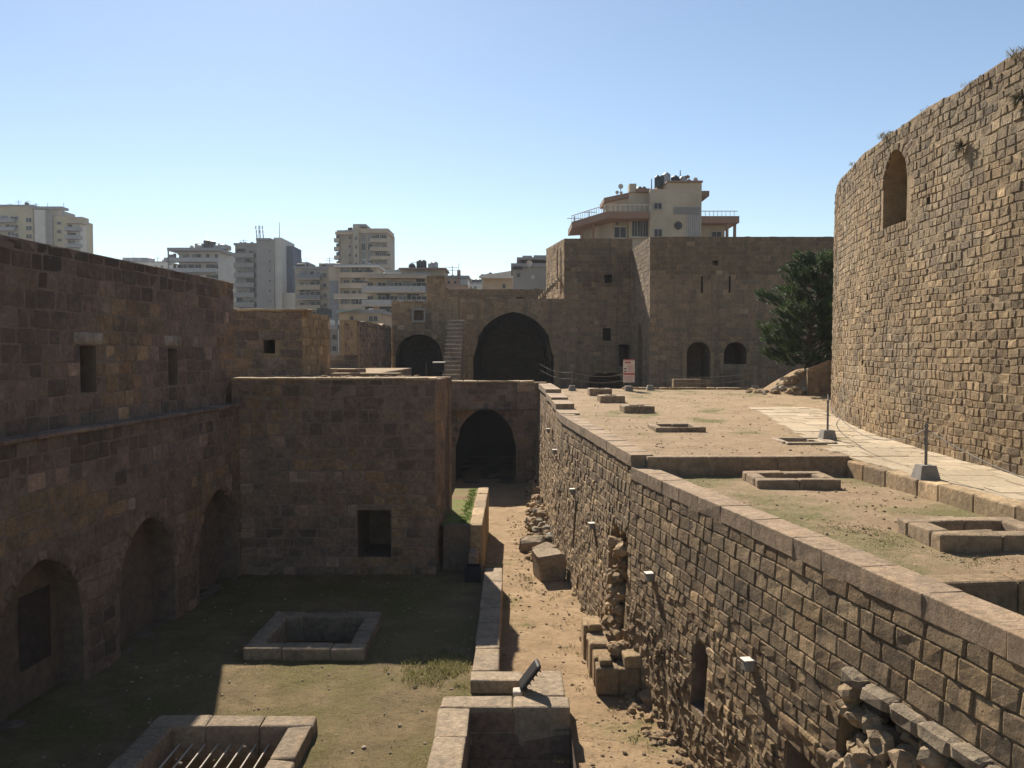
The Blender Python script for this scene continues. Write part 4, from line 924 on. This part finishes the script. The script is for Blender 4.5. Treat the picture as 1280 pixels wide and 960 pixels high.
# weeds on the tower top and face
for k, (y, n, h_, lab) in enumerate([(24.2, 60, .5, 'dry weed tuft on tower rim above arched window'), (17.6, 40, .5, 'feathery weed on tower rim at right edge'), (27.6, 30, .3, 'small weed on tower rim at its far corner'), (21.5, 26, .25, 'small weed on tower rim right of arched window'), (19.4, 26, .3, 'low weed tuft on middle of tower rim')]):
    c = tt.P(tt.U(y), 6.24, -.12); q = MB(); blades(q, (c.x, c.y, c.z - .05), n * 3, h_ * .4, .3, rr, DC, .003); tag(q.build('weed', M['leaf'], None), lab, 'weed', 'weeds growing on the tower')
for k, (y, z, lab) in enumerate([(19.6, 4.85, 'brown hanging bush in tower face right of arched window'), (17.4, 5.3, 'greyish bush in tower face near top right corner')]):
    c = tt.P(tt.U(y), z, .04); q = MB()
    for m in range(260):
        d = Vector((-abs(rr.gauss(0, 1)) * .7, rr.gauss(0, 1), rr.gauss(0, 1) - .4)).normalized(); e = c + d * rr.uniform(.12, .34); o = d.orthogonal().normalized() * .012
        q.add([tuple(c + d * .02 - o), tuple(c + d * .02 + o), tuple(e)], [(0, 1, 2)], rr.choice([(.12, .09, .05), (.16, .12, .07), (.1, .1, .045)]))
    tag(q.build('wall_bush', M['leaf'], None), lab, 'bush', 'weeds growing on the tower')
#CITY#
# ------------------------------------------------------------------ city beyond the citadel
def paint(name, c, var=.1): 
    M[name] = plain(name, c, .85, var, .35, .2); return name
paint('cream_plaster', (.37, .325, .25), .22); paint('grey_plaster', (.26, .25, .235), .18); paint('white_plaster', (.46, .44, .40), .14); paint('yellow_plaster', (.40, .35, .24), .16); paint('beige_plaster', (.31, .265, .205), .22)
paint('dark_blue_glazing', (.10, .12, .16), .3); paint('brown_fascia', (.22, .14, .10)); paint('slab_grey', (.25, .25, .26)); paint('pink_plaster', (.42, .30, .24)); paint('sand_plaster', (.36, .30, .225), .2); paint('greenish_awning', (.18, .27, .24))
def unit(name, bars):
    mb = MB()
    for b in bars: mb.box(*b)
    me = bpy.data.meshes.new(name); me.from_pydata(mb.v, [], mb.f); return me
FRAME_ME = {}; PANE_ME = {}
def win(t, px0, px1, py0, py1, d, frame='frame', pane='glass', name='window', bars=True):
    x0, x1, z0, z1 = X(px0, d), X(px1, d), Z(py1, d), Z(py0, d); k = d / 1000
    if frame not in FRAME_ME:
        me = unit('window_frame', [(-.5, -.44, -.1, 0, 0, 1), (.44, .5, -.1, 0, 0, 1), (-.44, .44, -.1, 0, .93, 1), (-.56, .56, -.2, 0, -.05, .05), (-.025, .025, -.08, -.02, .05, .93)]); me.materials.append(M[frame]); FRAME_ME[frame] = me
    if pane not in PANE_ME:
        me = unit('pane', [(-.44, .44, -.04, -.02, .05, .93)]); me.materials.append(M[pane]); PANE_ME[pane] = me
    o = bpy.data.objects.new(name, FRAME_ME[frame]); link(o, t, Vector(((x0 + x1) / 2, d, z0))); o.scale = (x1 - x0, 1.5, z1 - z0)
    p = bpy.data.objects.new('pane', PANE_ME[pane]); scene.collection.objects.link(p); p.parent = o
def bxp(t, name, mat, px0, px1, py0, py1, d, dep, dn=0):
    q = MB(); q.box(X(px0, d), X(px1, d), d - dn, d + dep, Z(py1, d), Z(py0, d)); return q.build(name, M[mat], t)
CL = random.Random(77)
def house(label, px0, px1, pytop, d, dep, mat, name='apartment_building', base=-25):
    t = thing(name, label, 'building', (X((px0 + px1) / 2, d), d + dep / 2, base))
    q = MB(); q.box(X(px0, d), X(px1, d), d, d + dep, base, Z(pytop, d)); q.build('wall', M[mat], t)
    q = MB(); q.box(X(px0, d) - .25, X(px1, d) + .25, d - .3, d + dep + .2, Z(pytop, d), Z(pytop, d) + .5); q.build('roof_edge', M['slab_grey'], t)
    for k in range(max(2, int((px1 - px0) / 9))):
        px = CL.uniform(px0 + 2, px1 - 2); e = CL.random()
        if e < .45: tank(t, px, pytop, d, d * .0035 * CL.uniform(.6, 1.2), d * .006 * CL.uniform(.5, 1.2), CL.choice(['tank', 'metalgrey', 'paleconc']), CL.uniform(2, 6))
        elif e < .7: bxp(t, 'roof_box', CL.choice(['grey_plaster', 'beige_plaster', 'slab_grey']), px, px + CL.uniform(2, 5), pytop - CL.uniform(1, 3), pytop + .5, d + CL.uniform(2, 6), 3)
        else: mast(t, px, pytop - CL.uniform(5, 11), pytop, d, CL.randint(0, 2), CL.uniform(1, 6))
    return t
def balcony(t, px0, px1, py, d, proj=1.5, hpx=None, mat='slab_grey', rail='slab_grey', open_rail=False):
    x0, x1, z = X(px0, d), X(px1, d), Z(py, d); q = MB(); q.box(x0, x1, d - proj, d - .01, z - .22, z); b = q.build('balcony', M[mat], t); q = MB()
    if open_rail:
        q.box(x0, x1, d - proj, d - proj + .06, z + .85, z + .95); k = x0
        while k < x1: q.box(k, k + .06, d - proj, d - proj + .05, z, z + .85); k += .45
    else: q.box(x0, x1, d - proj, d - proj + .12, z, z + .9); q.box(x0, x0 + .12, d - proj + .12, d - .02, z, z + .9); q.box(x1 - .12, x1, d - proj + .12, d - .02, z, z + .9)
    q.build('railing', M[rail], b)
    k = x0 + .3; zt = z + (2.15 if d > 120 else 1.9)                       # dark glazed doors, shutters and air conditioners, dark tones also standing in for recess shade behind the railing
    while k < x1 - 1.2:
        w_ = CL.uniform(.9, 2.2); e = CL.random()
        if e < .62:
            q = MB(); q.box(k, min(k + w_, x1 - .1), d - .09, d - .05, z + .02, zt - CL.uniform(0, .3)); q.build('balcony_door', M[CL.choice(['glass', 'glass', 'tank', 'shutter'])], t)
        elif e < .75:
            q = MB(); q.box(k, k + .8, d - .45, d - .06, zt - .3, zt + .2); q.build('air_conditioner', M['frame'], t)
        k += w_ + CL.uniform(.3, 1.2)
def tank(t, px, py, d, r=.7, h=1.2, mat='tank', back=2):
    x, z = X(px, d), Z(py, d); q = MB(); q.tube((x, d + back, z), (x, d + back, z + h), r, r, 10); q.tube((x, d + back, z + h), (x, d + back, z + h + .25), r, r * .4, 10); q.build('water_tank', M[mat], t)
def mast(t, px, py0, py1, d, arms=0, back=2):
    x, z0, z1 = X(px, d), Z(py1, d), Z(py0, d); q = MB(); q.tube((x, d + back, z0), (x, d + back, z1), .1, .06, 5)
    for k in range(arms): q.tube((x - 1.0, d + back, z1 - .3 - k * .5), (x + 1.0, d + back, z1 - .3 - k * .5), .05, .05, 4)
    q.build('antenna', M['metalgrey'], t)
def dish(t, px, py, d, r, back=0):
    x, z = X(px, d), Z(py, d); q = MB(); n = 14; V = [(x, d + back + .25 * r, z)]
    for rad, dy in ((.55, .15), (1, -.1)):
        for k in range(n): a = 2 * math.pi * k / n; V.append((x + r * rad * math.cos(a), d + back + dy * r, z + r * rad * math.sin(a)))
    Fc = [(0, 1 + k, 1 + (k + 1) % n) for k in range(n)] + [(1 + k, 1 + n + k, 1 + n + (k + 1) % n, 1 + (k + 1) % n) for k in range(n)]; q.add(V, Fc); q.tube((x, d + back + .3 * r, z), (x, d + back + .3 * r, z - r * 1.6), .06, .06, 5); q.build('satellite_dish', M['dish'], t)

# yellow and white tower block far left
t = house('yellow and white high apartment block at far left above wall', -20, 46, 258, 260, 18, 'yellow_plaster')
bxp(t, 'white_strip', 'white_plaster', 47.5, 60.5, 262, 460, 258, 14); bxp(t, 'stair_strip', 'grey_plaster', 60.5, 69, 259, 460, 259, 14); bxp(t, 'yellow_wing', 'yellow_plaster', 69, 88, 270, 460, 260, 16)
bxp(t, 'right_wing', 'white_plaster', 88, 104, 275, 460, 261, 4); bxp(t, 'roof_frame', 'slab_grey', 43, 82, 258, 261, 258, 4); bxp(t, 'frame_post', 'slab_grey', 82.5, 84, 261, 270, 258, .5); bxp(t, 'wing_parapet', 'sand_plaster', 88, 107, 271, 279, 259.5, 4)
for k in range(5):
    win(t, 75.5, 81, 277 + k * 10.6, 281 + k * 10.6, 260, pane='glass'); balcony(t, 89, 107, 288.5 + k * 10.3, 261, 2.2)
    win(t, 37, 44.5, 272 + k * 10.3, 278 + k * 10.3, 260); win(t, 18, 28, 270.5 + k * 10.3, 276 + k * 10.3, 260); balcony(t, -4, 26, 278 + k * 10.3, 260, 1.8); win(t, -4, 6, 270.5 + k * 10.3, 276 + k * 10.3, 260)
for px in (45, 60, 80): mast(t, px, 252, 259, 258)
# hazy low roofs
t = house('hazy distant low roofs just right of yellow block', 150, 212, 328, 420, 20, 'white_plaster')
for px in (158, 166, 176, 190): tank(t, px, 328, 420, 1.6, 2.2, 'metalgrey')
bxp(t, 'penthouse', 'grey_plaster', 156, 186, 322, 329, 421, 8); mast(t, 167, 313, 323, 420, 0); mast(t, 198, 316, 328, 420, 0)
for px in range(154, 210, 7): win(t, px, px + 3.5, 332, 335, 420)
# white block with balconies
t = house('white apartment block with dark roof slab and two long balconies', 226, 274, 312, 220, 17, 'white_plaster')
bxp(t, 'roof_slab', 'slab_grey', 211.5, 276, 309.5, 313.2, 217.5, 12); bxp(t, 'corner_post', 'slab_grey', 212, 213.2, 313.2, 400, 217.6, .4)
for k in range(6):
    y = 327.5 + k * 13; balcony(t, 212, 275, y, 220, 2.4, rail='metalgrey'); 
    for a in (219, 231, 246, 260, 271): win(t, a, a + (8 if a in (231, 246) else 4), y - 10.5, y - .5, 220, pane='shutter' if a == 231 else 'glass')
for px, h_ in ((247, 1.0), (256, 2.2), (263, 1.9), (268, 1.0), (275, 1.1)): tank(t, px, 309.5, 220, .9, h_, 'tank' if h_ > 1.5 else 'metalgrey', 3)
bxp(t, 'penthouse', 'beige_plaster', 246, 282, 304.5, 310, 223, 6)
# tall grey slab tower
t = house('tall grey concrete slab tower with narrow slits and rooftop antenna mast', 296, 323, 306.5, 200, 14, 'grey_plaster')
bxp(t, 'slab_shaft', 'grey_plaster', 322.5, 344, 299, 480, 197, 12); bxp(t, 'shaft_edge', 'white_plaster', 344, 353.5, 297, 480, 197.5, 12); bxp(t, 'dark_glazed_side', 'dark_blue_glazing', 353.5, 368, 307.5, 366, 202, 8); bxp(t, 'white_annex', 'white_plaster', 353.5, 368, 366, 480, 199, 8); bxp(t, 'cornice', 'slab_grey', 322, 340, 297.5, 300.5, 196.6, 6)
for k in range(7):
    y = 314 + k * 12.3; win(t, 300, 303, y, y + 4, 200); win(t, 305, 312 if k % 2 else 309, y, y + 4, 200, pane='shutter'); win(t, 313.5, 318, y - 1, y + 5, 200); win(t, 338, 340, y - 1, y + 1.5, 197); balcony(t, 296, 321, y + 7.4, 200, 1.2, rail='grey_plaster')
q = MB(); x = X(325, 199)
for a in (-.25, .25): q.tube((x + a, 200, Z(299, 199)), (x + a * .6, 200, Z(280.5, 199)), .06, .05, 5)
for k in range(3):
    for a in (-.6, 0, .6): q.box(x + a * 1.3 - .09 + .1 * k, x + a * 1.3 + .09 + .1 * k, 199.6, 199.9, Z(284 + k * 5, 199) - .35 - .1 * k, Z(284 + k * 5, 199) + .4)
q.build('antenna_mast', M['metalgrey'], t); mast(t, 348.5, 276, 297, 198)
for px in (300, 305, 314): tank(t, px, 306.5, 200, .5, .8, 'metalgrey')
# tall beige tower
t = house('tall weathered beige tower with curved right balconies on skyline', 424, 444, 290, 250, 18, 'beige_plaster')
bxp(t, 'stair_core', 'beige_plaster', 442.5, 450, 281, 480, 247, 16); bxp(t, 'right_wing', 'beige_plaster', 450, 485, 287, 480, 249, 16); bxp(t, 'roof_slab', 'sand_plaster', 420.5, 443, 289.5, 293, 248, 12); bxp(t, 'right_roof_slab', 'sand_plaster', 450, 486.5, 285.5, 291, 247.5, 12); bxp(t, 'roof_room', 'slab_grey', 443, 459, 280, 283, 249, 8)
for k in range(7):
    y = 297.5 + k * 10.8; balcony(t, 465, 487 + k * 1.1, y + 5.5, 249, 2.4, rail='sand_plaster', mat='sand_plaster'); balcony(t, 420.5, 427, y + 5, 250, 2, rail='sand_plaster'); win(t, 437, 440, y - 2, y + 1.5, 250); win(t, 445, 448, y - 2, y + 3, 247)
    for a in (453, 461, 470, 478): win(t, a, a + 5.5, y - 4.5, y + 5, 249, pane='shutter' if (k + a) % 2 else 'glass')
# apartment blocks below it
t = house('brownish apartment block with dark deep loggias left of cream block', 370, 412, 336, 185, 14, 'beige_plaster')
for k in range(6):
    y = 349 + k * 12.6; balcony(t, 374, 403, y, 185, 1.6, rail='sand_plaster' if k % 2 else 'shutter', mat='sand_plaster'); win(t, 388, 403, y - 10.5, y - .5, 185, pane='glass', name='loggia'); win(t, 376, 381, y - 9, y - 1, 185); win(t, 384, 387.5, y - 9, y - 1, 185, pane='shutter'); win(t, 405, 409, y - 8, y - 2, 185)
bxp(t, 'roof_room', 'beige_plaster', 400, 421, 329, 337, 190, 6)
for px in (371, 375, 402, 410): tank(t, px, 336, 185, .6, 1.3, 'tank', 3)
mast(t, 376, 322, 335, 186); mast(t, 411, 320, 330, 186, 2)
q = MB(); q.tube((X(384.5, 186), 187, Z(336, 186)), (X(384.5, 186), 187, Z(327, 186)), .35, .05, 6); q.build('roof_shrub', M['tank'], t)
t = house('cream apartment block with long balconies in city centre', 412, 472, 333, 175, 14, 'cream_plaster')
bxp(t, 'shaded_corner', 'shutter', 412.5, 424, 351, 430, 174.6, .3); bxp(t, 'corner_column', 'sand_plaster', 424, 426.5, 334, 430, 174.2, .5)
for k in range(6):
    y = 346.5 + k * 13.2; balcony(t, 426.5 if k != 2 else 420, 474, y, 175, 1.5, rail='sand_plaster', mat='white_plaster' if k == 2 else 'sand_plaster'); 
    for a in (431, 441, 449, 455, 463): win(t, a, a + (7 if a in (431, 449) else 4.5), y - 10, y - .5, 175)
bxp(t, 'roof_line', 'white_plaster', 418, 474, 331.5, 334, 173.5, 10)
t = house('cream yellow apartment house with glazed balconies nearest the ruined gate', 462, 536, 346, 140, 16, 'cream_plaster')
bxp(t, 'roof_slab', 'beige_plaster', 455, 537, 343.5, 347.5, 138, 10); bxp(t, 'roof_room', 'beige_plaster', 502, 556, 336, 345, 144, 8); bxp(t, 'roof_room_slab', 'brown_fascia', 499, 558, 334.5, 336.8, 143, 8)
for k in range(5):
    y = 365 + k * 17; balcony(t, 455, 533, y, 140, 1.6, rail='metalgrey', mat='cream_plaster')
    for a, w_ in ((460, 5), (473, 8), (488, 9), (499, 7), (514, 12), (527, 5)): win(t, a, a + w_ + 2, y - 12.5, y - .5, 140)
for px, h_ in ((521, 1.6), (526, 1.6), (536, 1.2), (541, 1.3), (512, .8)): tank(t, px, 334.5, 140, .55, h_, 'tank' if px < 530 else 'metalgrey', 5)
mast(t, 518, 322, 334, 142, 1, 5); mast(t, 523.5, 323, 334, 142, 0, 5); dish(t, 512, 330, 141, .6, 4)
# blocks filling the gaps of the skyline
for k, (a, b_, top_, d_, mt, lab) in enumerate([(362, 386, 330, 230, 'grey_plaster', 'grey block peeking out right of the slab tower'), (392, 424, 341, 240, 'sand_plaster', 'sand coloured block half hidden below the tall beige tower'), (486, 506, 340, 210, 'white_plaster', 'pale block between tall beige tower and cream yellow house'),
        (268, 300, 322, 260, 'beige_plaster', 'beige block wedged behind white balcony block and slab tower'), (112, 150, 331, 380, 'grey_plaster', 'faint grey block behind wall right of yellow block'), (540, 562, 350, 200, 'cream_plaster', 'cream block behind the pinkish small house')]):
    t = house(lab, a, b_, top_, d_, 8, mt)
    for m in range(6):
        y = top_ + 4 + m * 2300 / d_
        if m % 2 == k % 2: balcony(t, a + 1, b_ - 2 - (m % 3) * 3, y + 1900 / d_, d_, 1.4, rail=['sand_plaster', 'slab_grey', 'metalgrey'][(m + k) % 3])
        px = a + 2
        while px < b_ - 4: win(t, px, px + CL.uniform(2.5, 4.5), y, y + 1500 / d_, d_, pane=CL.choice(['glass', 'glass', 'shutter'])); px += CL.uniform(5, 8)
# small roofs between
t = house('pinkish small house with antennas on skyline right of cream yellow house', 556, 585, 348, 150, 10, 'pink_plaster'); bxp(t, 'shed', 'metalgrey', 576, 585, 349, 356, 148, 6); mast(t, 565, 331, 348, 149, 2); q = MB(); q.tube((X(573.5, 149), 150, Z(348, 149)), (X(573.5, 149), 150, Z(337, 149)), .35, .3, 8); q.tube((X(573.5, 149), 150, Z(337, 149)), (X(573.5, 149), 150, Z(328, 149)), .06, .04, 5); q.build('chimney', M['brown_fascia'], t)
for px in (560, 568): win(t, px, px + 3, 351, 355, 150)
t = house('distant pale roofs seen between antennas and white low house', 585, 604, 355, 260, 10, 'white_plaster')
for px in (588, 594, 599): tank(t, px, 355, 260, .9, 1.5, 'tank')
for px in (587, 593): win(t, px, px + 3, 358, 361, 260)
t = house('low white roofed house above arched hall', 603, 641, 347, 130, 14, 'sand_plaster'); q = MB(); x0, x1, z = X(599, 128), X(643, 128), Z(347.5, 128)
q.add([(x0, 128, z), (x1, 128, z), (x1, 140, z + .3), (x0 + 2, 140, z + .3), (x0, 128, z + .35), (x1, 128, z + 1.2), (x1, 140, z + 1.5), (x0 + 2, 140, z + .8)], [(0, 1, 5, 4), (4, 5, 6, 7), (1, 2, 6, 5), (0, 4, 7, 3), (2, 3, 7, 6), (3, 2, 1, 0)]); q.build('roof', M['white_plaster'], t); tank(t, 612, 346, 128, .5, .7, 'tank', 3); win(t, 613, 619, 369, 374, 130); win(t, 628, 632, 355, 361, 130)
t = house('grey house with satellite dish left of square keep', 641, 684, 334, 110, 12, 'grey_plaster'); bxp(t, 'upper_floor', 'dark_blue_glazing', 652, 690, 324, 335, 112, 8); bxp(t, 'upper_roof', 'slab_grey', 646, 690, 321.5, 324.5, 109.5, 10); bxp(t, 'roof_box', 'metalgrey', 653, 665, 319.5, 322, 111, 3); bxp(t, 'roof_box', 'metalgrey', 667, 690, 319, 322, 111, 3); dish(t, 661.5, 329.5, 109.5, .45); dish(t, 666, 346, 108, .25); bxp(t, 'parapet', 'tank', 641, 653, 333, 336.5, 109.5, 1)
for px in (656, 668, 676): win(t, px, px + 5, 326, 332, 112)
win(t, 646, 650, 341, 347, 110)
t = house('low grey houses in shade behind the small roof house', 383, 437, 412, 90, 10, 'grey_plaster', 'low_house')
for px in (405, 416, 426): win(t, px, px + 5, 418, 425, 90); win(t, px, px + 5, 432, 439, 90)
bxp(t, 'white_shed', 'white_plaster', 395, 410, 399, 408, 95, 4); bxp(t, 'downpipe', 'white_plaster', 411, 412.2, 405, 440, 89.7, .15); bxp(t, 'downpipe', 'white_plaster', 423, 424.2, 400, 440, 89.7, .15); bxp(t, 'tank_block', 'tank', 397, 408, 385, 396, 120, 4)
t = house('green awning house just left of the ruined gate top', 424, 476, 392, 105, 10, 'sand_plaster', 'low_house'); q = MB(); q.add([(X(421, 103), 103, Z(391, 103)), (X(454, 103), 101, Z(387, 103)), (X(454, 103), 104, Z(385, 103)), (X(421, 103), 106, Z(389, 103)), (X(421, 103), 103, Z(390, 103)), (X(454, 103), 101, Z(386, 103)), (X(454, 103), 104, Z(384, 103)), (X(421, 103), 106, Z(388, 103))], [(0, 1, 5, 4), (4, 5, 6, 7), (1, 2, 6, 5), (2, 3, 7, 6), (3, 0, 4, 7), (3, 2, 1, 0)]); q.build('awning', M['greenish_awning'], t)
for a in (438, 462, 468): win(t, a, a + 4.5, 395, 402, 105)

# modern villa behind the fortress
D = 100; mv = thing('modern_villa', 'beige modern villa with brown balcony edges and roof tanks behind fortress', 'building', (X(820, D), D + 6, -5))
bxp(mv, 'main_wall', 'cream_plaster', 811, 875, 236.5, 470, D, 12); bxp(mv, 'upper_wall', 'cream_plaster', 833, 875, 226.5, 236.5, D + .02, 11); bxp(mv, 'left_wall', 'cream_plaster', 785, 811, 239, 470, D + 1.5, 10); bxp(mv, 'chimney', 'cream_plaster', 785.5, 794, 229.5, 240, D + 1.2, 1.4)
bxp(mv, 'roof_trim', 'brown_fascia', 832, 876.5, 225.6, 227.6, D - .3, 12); bxp(mv, 'left_roof_trim', 'brown_fascia', 794, 811, 235.5, 240, D + 1, 9); bxp(mv, 'side_canopy', 'brown_fascia', 875, 884.5, 238.5, 245, D + 2, 7)
def prism(t, name, mat, poly, z0, z1):
    q = MB(); n = len(poly); q.add([(x, y, z0) for x, y in poly] + [(x, y, z1) for x, y in poly], [tuple(range(n - 1, -1, -1)), tuple(range(n, 2 * n))] + [(k, (k + 1) % n, n + (k + 1) % n, n + k) for k in range(n)]); return q.build(name, M[mat], t)
zf0, zf1 = Z(274.5, D), Z(266, D)
poly = [(X(714, 107), 107), (X(757, 99), 99), (X(810.5, 99), 99), (X(810.5, 99), 110), (X(714, 107), 114)]
lb = prism(mv, 'left_balcony', 'brown_fascia', poly, zf0, zf1); prism(mv, 'left_wing_wall', 'beige_plaster', [(X(728, 109), 108.5), (X(764, 102), 102), (X(811, 102), 102), (X(811, 102), 112), (X(728, 109), 114)], -5, zf0)
poly2 = [(X(754, 105), 105), (X(785, 101.5), 101.5), (X(785, 101.5), 110), (X(754, 105), 110)]
prism(mv, 'upper_left_room', 'cream_plaster', [(X(757, 105), 105.6), (X(785, 102), 102.1), (X(785, 102), 109), (X(757, 105), 109)], zf1, Z(248, 103)); prism(mv, 'upper_roof', 'brown_fascia', poly2, Z(249, 103), Z(243.5, 103))
q = MB()
for a, b_ in zip(poly[:3], poly[1:3]):
    a = Vector((*a, zf1)); b_ = Vector((*b_, zf1)); n = int((b_ - a).length / .55); q.tube(a + Vector((0, .1, .8)), b_ + Vector((0, .1, .8)), .05, .05, 5)
    for k in range(n + 1): p = a.lerp(b_, k / n) + Vector((0, .1, 0)); q.tube(p, p + Vector((0, 0, .8)), .035, .035, 4)
q.build('railing', M['paleconc'], lb)
rb = bxp(mv, 'right_balcony', 'brown_fascia', 875, 922, 270, 278.5, D + .5, 8); q = MB(); za, zb_ = Z(270, D), Z(265.5, D)
x0, x1 = X(876, D), X(921.5, D); q.tube((x0, D + .6, zb_ + .25), (x1, D + .6, zb_ + .25), .05, .05, 5); k = x0
while k < x1: q.tube((k, D + .6, za), (k, D + .6, zb_ + .25), .035, .035, 4); k += .5
q.build('railing', M['paleconc'], rb); bxp(mv, 'right_wall', 'cream_plaster', 875, 904, 278.5, 470, D + 2.5, 6)
for px in (907.5, 917): bxp(mv, 'column', 'brown_fascia', px - 1.3, px + 1.3, 278.5, 470, D + 1, .5)
for px, d_ in ((727.5, 107), (741, 103.6)): bxp(mv, 'column', 'brown_fascia', px - 1.4, px + 1.4, 275, 470, d_, .5)
win(mv, 815.5, 826, 253.5, 262, D); win(mv, 816, 826.5, 286, 296.5, D); win(mv, 887, 900, 289.5, 297, D + 2.5); win(mv, 766, 782, 283, 298, 102, pane='glass'); win(mv, 750, 760, 283, 298, 104.5); win(mv, 756 + 12, 756 + 16, 277, 282, 102)
for k in range(3): win(mv, 788.5 + k * 7, 795.2 + k * 7, 275, 297, 101.5)
q = MB(); n = 20; x, z, r_ = X(846, D), Z(282, D), .42
q.add([(x + rr_ * math.cos(2 * math.pi * k / n), D - .12 * (rr_ > .43), z + rr_ * math.sin(2 * math.pi * k / n)) for rr_ in (.42, .5) for k in range(n)], [(k, (k + 1) % n, n + (k + 1) % n, n + k) for k in range(n)]); rwn = q.build('round_window', M['brown_fascia'], mv)
q = MB(); q.add([(x + .43 * math.cos(2 * math.pi * k / n), D - .05, z + .43 * math.sin(2 * math.pi * k / n)) for k in range(n)], [tuple(range(n))]); q.build('pane', M['glass'], rwn)
for k in range(7): bxp(mv, 'louvre', 'frame', 857.5 + k * 2.3, 858.6 + k * 2.3, 269, 296.5, D - .1, .08)
bxp(mv, 'louvre_backing', 'shutter', 857, 873.5, 268.5, 297, D - .04, .03)
for k in range(4): bxp(mv, 'vent_slat', 'shutter', 840.5, 873.5, 259 + k * 2.4, 260.5 + k * 2.4, D - .1, .08)
bxp(mv, 'roof_stair', 'brown_fascia', 820, 833, 230.5, 236.5, D + 3, 4)
for px, py, r_, h_, mt in ((825, 229, .42, 1.2, 'tank'), (829.5, 227, .42, 1.0, 'tank'), (836, 226, .5, 1.25, 'metalgrey'), (847, 226, .55, .9, 'tank'), (856, 226, .4, .8, 'metalgrey'), (802, 236, .45, .5, 'tank'), (807, 236, .45, .5, 'tank')): tank(mv, px, py, D, r_, h_, mt, 2.5)
for px, py, r_ in ((776, 231, .32), (771.5, 238.5, .22), (776.5, 239, .2), (869.5, 222.5, .28)): dish(mv, px, py, 102, r_, 1)
q = MB(); x, z = X(861.5, D), Z(226, D)
for k in range(9): q.rock((x + rr.uniform(-.5, .5), D + 3, z + rr.uniform(.3, 1.2)), rr.uniform(.15, .3), (.1, .09, .08), k)
for a in (-.4, .4): q.tube((x + a, D + 3, z), (x + a, D + 3, z + 1.2), .04, .04)
q.build('roof_clutter', M['brown_fascia'], mv); mast(mv, 854.5, 206, 226, D, 0, 3); mast(mv, 818, 217, 236, D, 0, 3); mast(mv, 737.5, 259, 270, 105, 1); mast(mv, 719, 267, 280, 108, 1)

# ------------------------------------------------------------------ thin summer haze
q = MB(); q.box(-3050, 3050, -650, 4550, -27, 42); hz = q.build('haze', M['white'], None, (0, 0, -27)); hz['kind'] = 'stuff'; hz['label'] = 'thin pale summer haze over the city'; hz['category'] = 'haze'
hm = bpy.data.materials.new('summer_haze'); hm.use_nodes = True; hm.node_tree.nodes.clear(); ho = hm.node_tree.nodes.new('ShaderNodeOutputMaterial'); hv = hm.node_tree.nodes.new('ShaderNodeVolumePrincipled')
hv.inputs['Color'].default_value = (.86, .92, 1, 1); hv.inputs['Density'].default_value = .00025; hv.inputs['Anisotropy'].default_value = .1; hm.node_tree.links.new(hv.outputs[0], ho.inputs['Volume']); hz.data.materials.clear(); hz.data.materials.append(hm)
